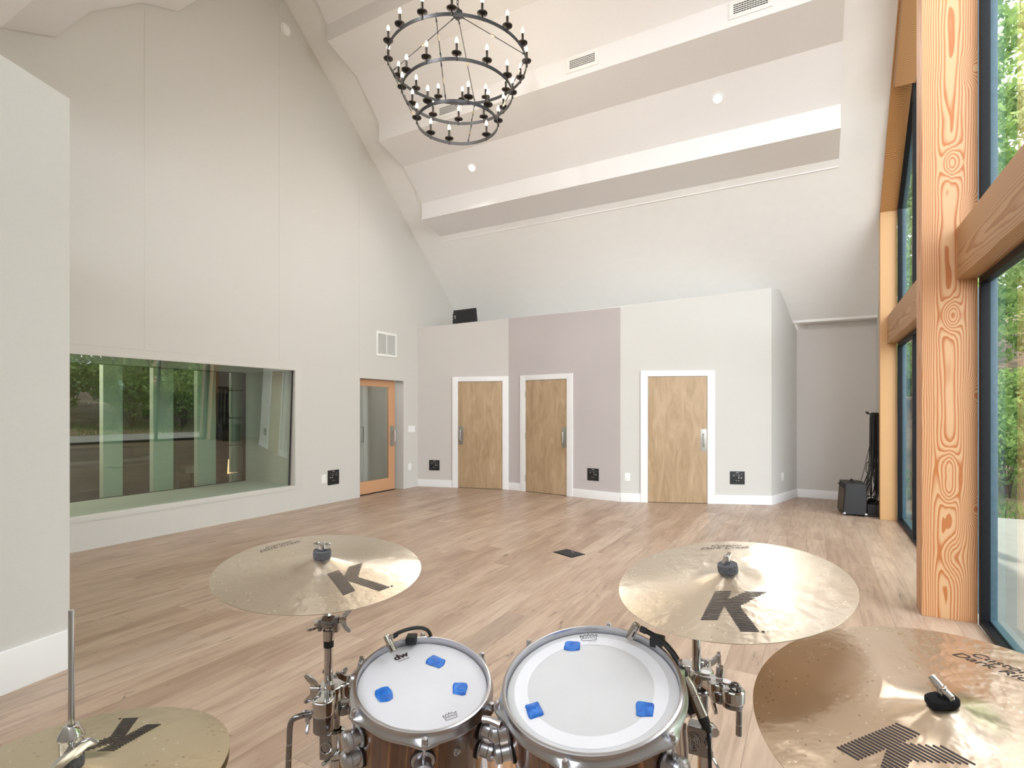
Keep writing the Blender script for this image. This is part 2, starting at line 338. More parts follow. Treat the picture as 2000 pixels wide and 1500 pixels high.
# ------------------------------------------------------------------ mesh builder
ROOT = {}
class MB:
    def __init__(s): s.v = []; s.f = []; s.X = Matrix.Identity(4)
    def add(s, vs, fs):
        k = len(s.v); s.v += [s.X @ Vector(v) for v in vs]; s.f += [tuple(i + k for i in f) for f in fs]; return s
    def box(s, x0, x1, y0, y1, z0, z1):
        return s.add([(x0,y0,z0),(x1,y0,z0),(x1,y1,z0),(x0,y1,z0),(x0,y0,z1),(x1,y0,z1),(x1,y1,z1),(x0,y1,z1)],
                     [(0,3,2,1),(4,5,6,7),(0,1,5,4),(1,2,6,5),(2,3,7,6),(3,0,4,7)])
    def obox(s, c, ax, ay, az, hx, hy, hz):
        """oriented box: centre, three unit axes, half sizes"""
        c = Vector(c); vs = []
        for k in (-1, 1):
            for i, j in ((-1,-1),(1,-1),(1,1),(-1,1)): vs.append(c + ax*hx*i + ay*hy*j + az*hz*k)
        return s.add(vs, [(0,3,2,1),(4,5,6,7),(0,1,5,4),(1,2,6,5),(2,3,7,6),(3,0,4,7)])
    def cyl(s, a, b, r0, r1=None, n=24, cap=True):
        a, b = Vector(a), Vector(b); r1 = r0 if r1 is None else r1
        d = (b - a).normalized(); u = d.orthogonal().normalized(); w = d.cross(u); vs = []
        for p, r in ((a, r0), (b, r1)):
            for i in range(n):
                t = 2*PI*i/n; vs.append(p + u*math.cos(t)*r + w*math.sin(t)*r)
        fs = [(i, (i+1) % n, n + (i+1) % n, n + i) for i in range(n)]
        if cap: fs += [tuple(range(n))[::-1], tuple(range(n, 2*n))]
        return s.add(vs, fs)
    def lathe(s, prof, n=32, o=(0,0,0), ax=(0,0,1), mod=None, closed=False):
        """prof: (r, z) list turned round axis ax through o; mod(i_profile, angle) -> (dr, dz)"""
        o = Vector(o); d = Vector(ax).normalized()
        if abs(d.z) > 0.999: u, w = Vector((1,0,0)), Vector((0,1,0)) * (1 if d.z > 0 else -1)
        else: u = d.orthogonal().normalized(); w = d.cross(u)
        vs = []
        for j, (r, z) in enumerate(prof):
            for i in range(n):
                t = 2*PI*i/n; dr, dz = mod(j, t) if mod else (0, 0)
                rr = max(r + dr, 0.00005)
                vs.append(o + d*(z+dz) + u*math.cos(t)*rr + w*math.sin(t)*rr)
        m = len(prof); fs = []
        for j in range(m if closed else m-1):
            k = (j+1) % m
            for i in range(n): fs.append((j*n+i, j*n+(i+1) % n, k*n+(i+1) % n, k*n+i))
        return s.add(vs, fs)
    def tube(s, pts, r, n=10, cap=True, smooth=6):
        P = [Vector(p) for p in pts]
        if smooth and len(P) > 2:
            Q = []; E = [P[0]*2-P[1]] + P + [P[-1]*2-P[-2]]
            for i in range(1, len(E)-2):
                for k in range(smooth):
                    t = k/smooth; a, b_, c, d = E[i-1], E[i], E[i+1], E[i+2]
                    Q.append(0.5*((2*b_)+(c-a)*t+(2*a-5*b_+4*c-d)*t*t+(3*b_-a-3*c+d)*t**3))
            Q.append(P[-1]); P = Q
        u = (P[1]-P[0]).normalized().orthogonal().normalized(); vs = []; m = len(P)
        for i, p in enumerate(P):
            d = (P[min(i+1, m-1)]-P[max(i-1, 0)]).normalized()
            u = (u - d*u.dot(d)).normalized(); w = d.cross(u)
            rr = r(i/(m-1)) if callable(r) else r
            for k in range(n):
                t = 2*PI*k/n; vs.append(p + u*math.cos(t)*rr + w*math.sin(t)*rr)
        fs = [(i*n+k, i*n+(k+1) % n, (i+1)*n+(k+1) % n, (i+1)*n+k) for i in range(m-1) for k in range(n)]
        if cap: fs += [tuple(range(n))[::-1], tuple(range((m-1)*n, m*n))]
        return s.add(vs, fs)
    def prism(s, poly, vec):
        """closed polygon of 3D points swept along vec"""
        n = len(poly); v = Vector(vec)
        return s.add([Vector(p) for p in poly] + [Vector(p)+v for p in poly],
                     [tuple(range(n))[::-1], tuple(range(n, 2*n))] + [(i, (i+1) % n, n+(i+1) % n, n+i) for i in range(n)])
    def quad(s, a, b, c, d): return s.add([a, b, c, d], [(0,1,2,3)])
    def build(s, name, mat, parent=None, local=False, bevel=0.0, smooth=35, seg=2, recalc=True):
        inv = Matrix.Identity(4)
        if parent is not None and not local: inv = ROOT[parent.name].inverted()
        me = bpy.data.meshes.new(name)
        me.from_pydata([tuple(inv @ v) for v in s.v], [], s.f)
        me.materials.append(M[mat] if isinstance(mat, str) else mat)
        if recalc:
            bm = bmesh.new(); bm.from_mesh(me); bmesh.ops.recalc_face_normals(bm, faces=bm.faces)
            if bevel:
                es = [e for e in bm.edges if len(e.link_faces) == 2 and e.calc_face_angle(0) > math.radians(30)]
                bmesh.ops.bevel(bm, geom=es, offset=bevel, segments=seg, affect='EDGES', profile=0.7, clamp_overlap=True)
            bm.to_mesh(me); bm.free()
        if smooth:
            me.polygons.foreach_set('use_smooth', [True]*len(me.polygons)); me.set_sharp_from_angle(angle=math.radians(smooth))
        o = bpy.data.objects.new(name, me); C.objects.link(o)
        if parent is not None: o.parent = parent; ROOT[o.name] = ROOT[parent.name]
        else: ROOT[o.name] = Matrix.Identity(4)
        return o
def thing(name, label, cat, loc=(0,0,0), mat=None, group=None):
    o = bpy.data.objects.new(name, None); o.empty_display_size = 0.05; C.objects.link(o)
    m = mat if mat is not None else Matrix.Translation(Vector(loc))
    o.matrix_world = m; ROOT[o.name] = m.copy()
    o['label'] = label; o['category'] = cat
    if group: o['group'] = group
    return o
def tag(o, label, cat, group=None, kind=None):
    o['label'] = label; o['category'] = cat
    if group: o['group'] = group
    if kind: o['kind'] = kind
    return o
def struct(o, label=None, cat=None):
    o['kind'] = 'structure'
    if label: o['label'] = label
    if cat: o['category'] = cat
    return o
def sroot(name, label, cat, loc): 
    o = thing(name, label, cat, loc); o['kind'] = 'structure'; return o

# ------------------------------------------------------------------ room measurements
XL = -6.77                                   # studio wall with the control window
XG = 1.0                                     # inner face of the window wall
A, B, Cc, D, E_ = (-6.77, 8.28), (-5.0, 8.77), (-2.75, 8.5), (-0.585, 9.385), (-0.26, 10.46)
RM, RC = -0.9014, 12.232                     # back slope z = RM*Y + RC
YR = 4.97; ZR = RM*YR + RC                   # ridge
def zback(y): return RM*y + RC
def zfront(y): return 0.9*(y - YR) + ZR

# floor
mb = MB().box(XL-0.02, XG+0.0, -2.0, 10.5, -0.12, 0.0)
struct(mb.build('floor', 'floor', smooth=0), 'wide light oak plank floor', 'floor')

# left wall with window and door openings (gable)
WY0, WY1, WZ0, WZ1 = 1.75, 5.53, 0.315, 2.12      # frame opening of the control window
DY0, DY1, DZ1 = 6.74, 7.86, 2.04                  # glass door opening
def wall_poly(name, mat, y0, y1, z0, z1f, x0, x1):
    pass
mb = MB()
def gtop(y): return min(zback(y), zfront(y)) + 0.1
def gable_piece(y0, y1, z0, top=None):
    pts = [(XL, y0, z0), (XL, y1, z0)]
    if top is None:
        pts.append((XL, y1, gtop(y1)))
        if y0 < YR < y1: pts.append((XL, YR, ZR+0.1))
        pts.append((XL, y0, gtop(y0)))
    else: pts += [(XL, y1, top), (XL, y0, top)]
    mb.prism(pts, (-0.22, 0, 0))
gable_piece(-2.0, 1.0, 0, 4.45); gable_piece(1.0, WY0, 0); gable_piece(WY0, WY1, 0, WZ0); gable_piece(WY0, WY1, WZ1)
gable_piece(WY1, DY0, 0); gable_piece(DY0, DY1, DZ1); gable_piece(DY1, 10.5, 0)
struct(mb.build('wall_left', 'fabric', smooth=0), 'tall pale grey fabric gable wall with the control window', 'wall')
# fabric panel seams
mb = MB()
for y in (3.35, 5.15, 6.72):
    mb.box(XL-0.001, XL+0.0025, y-0.004, y+0.004, 2.20 if y < 6 else 2.1, gtop(y)-0.25)
mb.box(XL-0.001, XL+0.0025, 1.0, 6.8, 2.19, 2.196)
struct(mb.build('trim_1', 'fabric', smooth=0), 'thin seam strips between fabric panels of the left wall', 'trim')

# near left block
bd = Vector((-3.726, 1.144, 0)) - Vector((-3.78, 1.468, 0)); bd.normalize()
P0 = Vector((-3.78, 1.468, 0)); P1 = P0 + bd*2.6
mb = MB()
poly = [P0, P1, Vector((-6.74, P1.y, 0)), Vector((-6.74, 1.30, 0)), Vector((P0.x-0.25, 1.30, 0))]
poly = [P0, P1, Vector((-6.6, P1.y, 0)), Vector((-6.6, 1.38, 0))]
mb.add(poly+[Vector((p.x, p.y, 3.31+max(0, (P0-p).dot(-bd))*0.17)) for p in poly], [(3,2,1,0),(4,5,6,7),(0,1,5,4),(1,2,6,5),(2,3,7,6),(3,0,4,7)])
struct(mb.build('wall_near_left', 'fabric', smooth=0), 'pale fabric partition wall at the left edge with a white skirting', 'wall')
nrm = Vector((-bd.y, bd.x, 0));
if nrm.x < 0: nrm = -nrm
def board(p, q, h=0.14, t=0.016, n=None, z0=0.0):
    p, q = Vector((p[0], p[1], z0)), Vector((q[0], q[1], z0)); d = (q-p).normalized()
    if n is None: n = Vector((d.y, -d.x, 0))
    m_ = MB(); m_.prism([p, q, q+n*t, p+n*t], (0, 0, h)); return m_
struct(board(P0+Vector((0,0.0,0)), P1, 0.225, 0.016, nrm).build('baseboard_near_left', 'white', bevel=0.002), 'tall white baseboard on the near left partition', 'baseboard')

# back rooms
def backwall(name, p, q, zp, zq, mat, label, t=0.14):
    p3, q3 = Vector((p[0], p[1], 0)), Vector((q[0], q[1], 0)); d = (q3-p3).normalized(); n = Vector((d.y, -d.x, 0))
    m_ = MB(); m_.prism([p3, q3, q3+UP*zq, p3+UP*zp], -n*t)
    return struct(m_.build(name, mat, smooth=0), label, 'wall'), d, n
WA, dA, nA = backwall('wall_back_left', A, B, 3.10, 3.21, 'fabric_warm', 'beige back wall holding the leftmost wooden door')
WB, dB, nB = backwall('wall_back_middle', B, Cc, 3.21, 3.17, 'fabric_mauve', 'mauve grey back wall holding the middle wooden door')
WC, dC, nC = backwall('wall_back_right', Cc, D, 3.17, 3.42, 'fabric', 'pale back wall holding the widest wooden door')
p3, q3 = Vector((*D, 0)), Vector((*E_, 0)); dD = (q3-p3).normalized(); nD = Vector((dD.y, -dD.x, 0))
mb = MB().prism([p3, q3, q3+UP*2.86, p3+(q3-p3)*0.32+UP*3.44, p3+UP*3.42], -nD*0.14)
struct(mb.build('wall_back_side', 'fabric', smooth=0), 'narrow angled pale wall beside the alcove', 'wall')
# ledge over the back rooms
mb = MB(); led = [(A[0], A[1]+0.03, 3.095), (B[0], B[1]+0.03, 3.205), (Cc[0], Cc[1]+0.03, 3.165), (D[0]-0.02, D[1]+0.03, 3.415), (-0.47, 9.78, 3.43), (-0.5, 10.2, 3.3), (XL, 10.2, 3.1)]
mb.prism([Vector(p) for p in led], (0, 0, -0.1)); struct(mb.build('trim_2', 'ceiling', smooth=0), 'white ledge on top of the back rooms', 'trim')
# alcove
struct(MB().box(-0.36, 1.0, 10.46, 10.6, 0, 3.3).build('wall_back_alcove', 'fabric_warm', smooth=0), 'grey beige alcove wall behind the small amplifier', 'wall')
struct(MB().prism([(0.875, 8.98, 0), (0.875, 10.6, 0), (0.875, 10.6, 3.0), (0.875, 10.25, 3.05), (0.875, 8.98, 4.2)], (0.1, 0, 0)).build('wall_right', 'fabric', smooth=0), 'short pale wall between the alcove and the timber post', 'wall')
struct(MB().box(-0.31, 0.88, 10.235, 10.47, 2.96, 3.0).build('trim_3', 'ceiling', smooth=0), 'small flat soffit over the alcove', 'trim')

# baseboards on the back walls
def along(p, d, s): return (p[0]+d.x*s, p[1]+d.y*s)
def seglen(p, q): return math.hypot(q[0]-p[0], q[1]-p[1])
def param(p, d, pt): return (pt[0]-p[0])*d.x + (pt[1]-p[1])*d.y
DOORS = [ # corner, dir, normal, slab start, slab end along wall, hinge side
    (A, dA, nA, param(A, dA, (-5.963, 8.503)), param(A, dA, (-5.11, 8.74)), 'R'),
    (B, dB, nB, param(B, dB, (-4.611, 8.723)), param(B, dB, (-3.74, 8.619)), 'L'),
    (Cc, dC, nC, param(Cc, dC, (-2.349, 8.664)), param(Cc, dC, (-1.49, 9.015)), 'L')]
LENS = [seglen(A, B), seglen(B, Cc), seglen(Cc, D)]
CW = 0.115
k = 0
for (p, d, n, s0, s1, h), ln, nm in zip(DOORS, LENS, ('back_left', 'back_middle', 'back_right')):
    m_ = MB()
    for a_, b_ in ((0.0, s0-CW), (s1+CW, ln)):
        if b_-a_ < 0.02: continue
        P, Q = Vector((*along(p, d, a_), 0)), Vector((*along(p, d, b_), 0))
        m_.prism([P, Q, Q+n*0.016, P+n*0.016], (0, 0, 0.14))
    struct(m_.build('baseboard_'+nm, 'white', bevel=0.002), 'white baseboard along the %s wall' % nm.replace('_', ' '), 'baseboard')
struct(board(D, E_, 0.14, 0.016, nD).build('baseboard_back_side', 'white', bevel=0.002), 'white baseboard on the angled side wall', 'baseboard')
struct(MB().box(-0.26, 0.88, 10.444, 10.46, 0, 0.14).build('baseboard_alcove', 'white', bevel=0.002), 'white baseboard along the alcove wall', 'baseboard')

# wooden doors
dlab = ['leftmost maple door with its pull plate on the left', 'middle maple door in the mauve wall with its pull on the right', 'right maple door, widest of the three, in the pale wall']
for i, (p, d, n, s0, s1, hs) in enumerate(DOORS):
    o3 = Vector((*along(p, d, (s0+s1)/2), 0)); w = (s1-s0)/2
    r = sroot('door_%d' % (i+1), dlab[i], 'door', o3)
    X = Matrix((( d.x, n.x, 0, o3.x), (d.y, n.y, 0, o3.y), (0, 0, 1, 0), (0, 0, 0, 1)))
    def lb(): q = MB(); q.X = X; return q      # local x along the wall, y into the room
    q = lb(); q.box(-w+0.004, w-0.004, 0.0015, 0.012, 0.008, 2.03); q.build('slab', 'veneer', r, bevel=0.001)
    q = lb()
    q.box(-w-CW, -w, 0.0, 0.024, 0, 2.036+CW*0.8); q.box(w, w+CW, 0.0, 0.024, 0, 2.036+CW*0.8); q.box(-w, w, 0.0, 0.024, 2.036, 2.036+CW*0.8)
    q.build('casing', 'white', r, bevel=0.0015)
    q = lb(); q.box(-w+0.001, w-0.001, 0.001, 0.0045, 0.0, 0.012); q.build('door_sweep', 'black', r)
    hx = w-0.004 if hs == 'R' else -w+0.004
    for hz in (0.25, 1.02, 1.78):
        q = lb(); q.box(hx-0.008, hx+0.008, 0.012, 0.020, hz-0.05, hz+0.05); q.cyl((hx, 0.021, hz-0.055), (hx, 0.021, hz+0.055), 0.006, n=10)
        q.build('hinge', 'steel', r)
    px_ = -w+0.058 if hs == 'R' else w-0.058
    q = lb(); q.box(px_-0.047, px_+0.047, 0.012, 0.0145, 0.83, 1.19); hp = q.build('handle_plate', 'steel', r, bevel=0.0006)
    q = lb(); q.tube([(px_, 0.014, 0.91), (px_, 0.05, 0.915), (px_, 0.062, 0.94), (px_, 0.062, 1.08), (px_, 0.05, 1.105), (px_, 0.014, 1.11)], 0.0085, n=10)
    h_ = q.build('handle', 'satin', hp); h_['label'] = 'satin steel pull handle'

# ------------------------------------------------------------------ ceiling
XC0, XC1 = XL-0.02, 0.79
mb = MB()
mb.prism([(XC0, YR, ZR), (XC0, 10.25, zback(10.25)), (XC0, 10.25, zback(10.25)+0.15), (XC0, YR, ZR+0.15)], (XC1-XC0, 0, 0))
mb.prism([(0.79, 8.85, zback(8.85)), (0.79, 10.25, zback(10.25)), (0.79, 10.25, zback(10.25)+0.15), (0.79, 8.85, zback(8.85)+0.15)], (0.2, 0, 0))
mb.prism([(XC0, YR, ZR), (XC0, YR, ZR+0.15), (XC0, 1.2, zfront(1.2)+0.15), (XC0, 1.2, zfront(1.2))], (XC1-XC0, 0, 0))
mb.box(XC0, XG+0.2, -2.0, 1.25, 4.40, 4.55)  # unseen flat roof, added to keep open sky off the drums
struct(mb.build('ceiling', 'ceiling', smooth=0), 'white vaulted ceiling', 'ceiling')
struct(MB().box(XC0, XG+0.2, -2.1, -2.0, -0.1, 3.1).build('wall_near', 'fabric', smooth=0), 'unseen low wall added behind the viewer, leaving a gap above it for daylight', 'wall')  # added out of view; its height sets how much daylight comes in behind
# folded acoustic ceiling on the back slope: outline in (Y, z)
prof = [(8.345, 4.712), (8.325, 4.712), (8.325, 4.775), (7.70, 4.945), (7.70, 5.24), (7.19, 5.705), (6.60, 5.885), (6.60, 6.18), (6.10, 6.68), (5.53, 6.885), (5.53, 7.13), (5.15, 7.50)]
top = [(y, zback(y)+0.02) for y, z in (prof[-1], prof[0])]
mb = MB().prism([(-6.2, y, z) for y, z in prof+top], (6.485, 0, 0))
struct(mb.build('ceiling_back', 'panel', smooth=0), 'stepped white acoustic ceiling panels on the far roof slope', 'ceiling')
prof2 = [(4.75, 7.30), (4.35, 7.1), (3.958, 6.656), (3.72, 6.354), (3.308, 6.189), (2.796, 5.753), (2.507, 5.309), (2.078, 5.139), (1.6, 4.70), (1.3, 4.45)]
top2 = [(1.3, zfront(1.3)+0.02), (4.75, zfront(4.75)+0.02)]
mb = MB().prism([(XL+0.01, y, z) for y, z in prof2+top2], (7.05, 0, 0))
struct(mb.build('ceiling_front', 'panel', smooth=0), 'stepped white acoustic ceiling panels on the near roof slope', 'ceiling')

# ------------------------------------------------------------------ control room window
r = sroot('window_1', 'large green tinted control room window in the left wall', 'window', (XL, 3.6, WZ0))
mb = MB()
YI0, YI1, ZI0, ZI1 = 1.79, 5.42, 0.36, 2.085
XB = -7.95
t_ = 0.006
# white frame lining round the opening
mb.box(XL-0.16, XL+t_, YI1, WY1+0.012, WZ0-0.01, WZ1+0.012); mb.box(XL-0.16, XL+t_, WY0-0.012, YI0, WZ0-0.01, WZ1+0.012)
mb.box(XL-0.16, XL+t_, YI0, YI1, ZI1, WZ1+0.012); mb.box(XL-0.16, XL+t_, YI0, YI1, WZ0-0.01, ZI0)
mb.build('window_frame', 'fabric', r, bevel=0.002)
mb = MB()
xt, xb_ = XL-0.025, XL-0.10
mb.prism([(xt, YI0, ZI1), (xb_, YI0, ZI0), (xb_-0.012, YI0, ZI0), (xt-0.012, YI0, ZI1)], (0, YI1-0.03-YI0, 0))
mb.build('glass_pane', 'glass_green', r, smooth=0)
mb = MB().prism([(xt, YI1-0.03, ZI1), (xb_, YI1-0.03, ZI0), (xb_-0.016, YI1-0.03, ZI0), (xt-0.016, YI1-0.03, ZI1)], (0, 0.02, 0))
mb.build('glazing_seal', 'black', r, smooth=0)
mb = MB()
mb.box(XB, XL-0.16, YI1, YI1+0.06, ZI0-0.06, ZI1+0.06); mb.box(XB, XL-0.16, YI0-0.06, YI0, ZI0-0.06, ZI1+0.06)
mb.box(XB, XL-0.16, YI0, YI1, ZI1, ZI1+0.06); mb.box(XB, XL-0.16, YI0, YI1, ZI0-0.06, ZI0)
mb.build('window_reveal', 'fabric', r, smooth=0)
mb = MB(); mb.box(XB-0.01, XB, YI0, YI1, ZI0, ZI1); mb.build('inner_pane', 'glass_clear', r, smooth=0)
mb = MB(); mb.box(XB-0.02, XB+0.01, YI1-0.022, YI1, ZI0, ZI1); mb.box(XB-0.02, XB+0.01, YI0, YI1, ZI1-0.008, ZI1); mb.box(XB-0.02, XB+0.01, YI0, YI1, ZI0, ZI0+0.008)
mb.build('inner_seal', 'black', r, smooth=0)
# control room behind
mb = MB(); X0, X1_, Y0, Y1, Z1 = -11.6, XB-0.03, 0.6, 8.4, 2.7
mb.box(X0-0.1, X0, Y0, Y1, 0, Z1); mb.box(X0, X1_, Y0-0.1, Y0, 0, Z1); mb.box(X0, X1_, Y1, Y1+0.1, 0, Z1)
mb.box(X1_, X1_+0.03, Y0, YI0-0.06, 0, Z1); mb.box(X1_, X1_+0.03, YI1+0.06, Y1, 0, Z1)
mb.box(X1_, X1_+0.03, YI0-0.06, YI1+0.06, ZI1+0.06, Z1); mb.box(X1_, X1_+0.03, YI0-0.06, YI1+0.06, 0, ZI0-0.06)
mb.box(X0, X1_, Y0, Y1, Z1, Z1+0.1)
struct(mb.build('wall_control_room', 'dark_room', smooth=0), 'dark brown walls of the control room behind the window', 'wall')
struct(MB().box(X0, X1_+0.03, Y0, Y1, -0.1, 0).build('floor_control_room', 'couch', smooth=0), 'dark control room floor', 'floor')
cols = [(3.585, 3.82), (4.21, 4.49), (4.85, 5.14)]
cl = ['first pale acoustic column behind the control window, nearest the partition', 'middle pale acoustic column behind the control window', 'pale acoustic column behind the control window, beside the television']
for (y0, y1), lab in zip(cols, cl):
    tag(MB().box(-8.38, -8.28, y0, y1, 0, 2.55).build('acoustic_column', 'pale_panel', bevel=0.004), lab, 'panel', 'pale acoustic columns in the control room')
r = thing('acoustic_panel_stack', 'stack of small pale wall panels behind the right end of the control window', 'panel', (-8.35, 5.5, 0))
for z0 in (0.02, 0.47, 0.92, 1.37, 1.82): MB().box(-8.38, -8.28, 5.42, 5.60, z0, z0+0.435).build('panel', 'pale_panel', r, bevel=0.012)
r = thing('television', 'dark wall television seen through the control window', 'television', (-9.8, 6.0, 1.4))
MB().box(-9.85, -9.81, 5.20, 6.55, 1.05, 1.82).build('casing', 'black', r, bevel=0.006)
MB().box(-9.812, -9.808, 5.24, 6.51, 1.09, 1.78).build('screen', 'black_frame', r)
MB().box(-11.6, -9.85, 5.7, 6.0, 1.3, 1.5).build('wall_bracket', 'black', r)
r = thing('studio_desk', 'long dark desk in the control room behind the window', 'desk', (-9.0, 3.6, 0))
MB().box(-9.6, -8.7, 2.2, 4.9, 0.70, 0.75).build('desk_top', 'couch', r, bevel=0.01)
for y_ in (2.3, 4.8): MB().box(-9.55, -8.75, y_-0.03, y_+0.03, 0, 0.70).build('leg', 'couch', r)
MB().box(-9.55, -9.2, 2.6, 4.4, 0.75, 0.92).build('console', 'black', r, bevel=0.02)
r = thing('office_chair', 'dim office chair beside the desk in the control room', 'chair', (-9.3, 5.35, 0))
MB().box(-9.55, -9.05, 5.1, 5.6, 0.44, 0.52).build('seat', 'grey_louver', r, bevel=0.03)
MB().box(-9.62, -9.54, 5.12, 5.58, 0.55, 1.0).build('backrest', 'couch', r, bevel=0.03)
MB().cyl((-9.3, 5.35, 0.0), (-9.3, 5.35, 0.44), 0.03).build('pedestal', 'chrome', r)
r = thing('table_lamp', 'small lamp glowing warm low behind the control window', 'lamp', (-8.6, 5.6, 0))
MB().box(-8.75, -8.45, 5.50, 5.85, 0, 0.40).build('side_table', 'couch', r)
MB().lathe([(0.07, 0.42), (0.075, 0.42), (0.06, 0.66), (0.055, 0.66), (0.07, 0.42)], 20, (-8.6, 5.62, 0)).build('lamp_shade', 'lamp', r)
MB().cyl((-8.6, 5.62, 0.40), (-8.6, 5.62, 0.55), 0.02).build('lamp_base', 'brass', r)
lt = bpy.data.lights.new('control_room_fill', 'POINT'); lt.energy = 90; lt.color = (1, 0.85, 0.7); lt.shadow_soft_size = 0.15  # fill light without a fixture, added to brighten the room behind the glass
lo = bpy.data.objects.new('control_room_fill', lt); lo.location = (-8.95, 2.2, 2.3); C.objects.link(lo)

# ------------------------------------------------------------------ glass door in the left wall
r = sroot('door_4', 'sliding glass door with an orange fir frame at the far left', 'door', (-6.87, 7.25, 0))
XD0, XD1 = -6.90, -6.86
mb = MB()
mb.box(XD0, XD1, 6.76, 7.72, 0.02, 0.235); mb.box(XD0, XD1, 6.76, 7.72, 1.915, 2.03)
mb.box(XD0, XD1, 7.555, 7.72, 0.235, 1.915); mb.box(XD0, XD1, 6.60, 6.76, 0.02, 2.03)
mb.build('door_frame', 'fir_door', r, bevel=0.002)
MB().box(-6.883, -6.877, 6.76, 7.555, 0.235, 1.915).build('glass_pane', 'glass_clear', r, smooth=0)
MB().box(XD0+0.01, XD1-0.01, 6.76, 7.72, 0.0, 0.02).build('door_sweep', 'black', r)
mb = MB().box(XD1, XD1+0.003, 7.585, 7.69, 0.82, 1.2); hp = mb.build('handle_plate', 'steel', r)
MB().tube([(XD1, 7.66, 0.90), (XD1+0.045, 7.66, 0.905), (XD1+0.055, 7.66, 0.93), (XD1+0.055, 7.66, 1.08), (XD1+0.045, 7.66, 1.105), (XD1, 7.66, 1.11)], 0.009, n=10).build('handle', 'satin', hp)
# vestibule behind the glass door
mb = MB()
mb.box(-7.9, -6.99, 8.15, 8.25, 0, 2.5); mb.box(-7.93, -7.9, 6.2, 8.25, 0, 2.5); mb.box(-7.9, -6.99, 6.15, 6.2, 0, 2.5); mb.box(-7.9, -6.99, 6.2, 8.15, 2.4, 2.5)
struct(mb.build('wall_vestibule', 'fabric', smooth=0), 'small grey vestibule behind the glass door', 'wall')
struct(MB().box(-7.9, -6.79, 6.2, 8.15, -0.1, -0.001).build('floor_vestibule', 'floor', smooth=0), 'vestibule floor behind the glass door', 'floor')
r5 = sroot('door_5', 'second inner glass door seen through the glass door', 'door', (-7.9, 7.3, 0))
MB().box(-7.9, -7.87, 6.9, 7.02, 0, 2.2).box(-7.9, -7.87, 7.95, 8.05, 0, 2.2).box(-7.9, -7.87, 6.9, 8.05, 2.2, 2.3).build('casing', 'white', r5, bevel=0.003)
MB().tube([(-7.9, 7.9, 0.85), (-7.84, 7.9, 0.85), (-7.84, 7.9, 1.15), (-7.9, 7.9, 1.15)], 0.008, smooth=0).build('handle', 'darkchrome', r5)
lt = bpy.data.lights.new('vestibule_fill', 'POINT'); lt.energy = 4; lt.shadow_soft_size = 0.15  # added fill with no fixture, lifts the space behind the glass door
lo = bpy.data.objects.new('vestibule_fill', lt); lo.location = (-7.4, 7.2, 2.2); C.objects.link(lo)

# ------------------------------------------------------------------ timber window wall
tag(MB().box(0.685, 1.0, 4.88, 5.12, 0, ZR+0.02).build('timber_post', 'fir_post', bevel=0.004), 'thick knotty fir post standing in front at the right window wall', 'post')
tag(MB().box(0.785, 0.975, 8.85, 9.0, 0, 4.22).build('timber_post', 'fir_pale', bevel=0.004), 'slimmer pale fir post beside the alcove and hanging cables', 'post')
tag(MB().box(0.865, 1.0, 5.12, 8.85, 2.395, 2.76).build('timber_beam', 'fir_beam', bevel=0.003), 'fir beam between the two posts above the far window', 'beam')
tag(MB().box(0.885, 1.0, 1.2, 4.88, 2.42, 2.79).build('timber_beam', 'fir_beam', bevel=0.003), 'fir beam running off the right edge from the thick post', 'beam')
mb = MB().prism([(0.785, y, zback(y)+dz) for y, dz in ((YR, 0.0), (8.95, 0.0), (8.95, -0.07), (YR, -0.07))], (0.20, 0, 0))
tag(mb.build('rake_board', 'fir_rake', bevel=0.002), 'sloping fir board under the roof edge above the far post', 'board')
mb = MB().prism([(0.80, y, zback(y)+dz) for y, dz in ((5.12, -0.07), (7.60, -0.07), (7.60, -0.12), (7.45, -0.36), (5.12, -0.36))], (0.19, 0, 0))
tag(mb.build('rafter', 'fir_beam', bevel=0.003), 'short sloping fir rafter below the rake board', 'rafter')

def window(n, label, y0, y1, z0, ztop, mull=None, slope=None, x0=1.0):
    """black frame with a blue grey glazing stop and one pane; ztop(y) gives the head"""
    r = sroot('window_%d' % n, label, 'window', (x0+0.05, (y0+y1)/2, z0))
    fw = 0.055
    m1, m2 = MB(), MB()
    for mm, xa, xb, w0, w1 in ((m1, x0+0.004, x0+0.055, 0.0, fw), (m2, x0+0.055, x0+0.10, 0.0, fw*0.45)):
        mm.prism([(xa, y0, z0), (xa, y0+w1, z0), (xa, y0+w1, ztop(y0+w1)), (xa, y0, ztop(y0))], (xb-xa, 0, 0))
        mm.prism([(xa, y1-w1, z0), (xa, y1, z0), (xa, y1, ztop(y1)), (xa, y1-w1, ztop(y1-w1))], (xb-xa, 0, 0))
        mm.box(xa, xb, y0+w1, y1-w1, z0, z0+(0.035 if mm is m1 else 0.05))
        mm.prism([(xa, y0+w1, ztop(y0+w1)-w1), (xa, y1-w1, ztop(y1-w1)-w1), (xa, y1-w1, ztop(y1-w1)), (xa, y0+w1, ztop(y0+w1))], (xb-xa, 0, 0))
        for my in (mull or ()):
            mm.prism([(xa, my-w1/2, z0+0.03), (xa, my+w1/2, z0+0.03), (xa, my+w1/2, ztop(my+w1/2)-0.03), (xa, my-w1/2, ztop(my-w1/2)-0.03)], (xb-xa, 0, 0))
    m1.build('window_frame', 'black_frame', r, bevel=0.002); m2.build('glazing_stop', 'stop', r, bevel=0.002)
    g = MB(); ya, yb = y0+0.03, y1-0.03
    g.prism([(x0+0.098, ya, z0+0.02), (x0+0.098, yb, z0+0.02), (x0+0.098, yb, ztop(yb)-0.03), (x0+0.098, ya, ztop(ya)-0.03)], (0.008, 0, 0))
    g.build('glass_pane', 'glass', r, smooth=0)
    return r
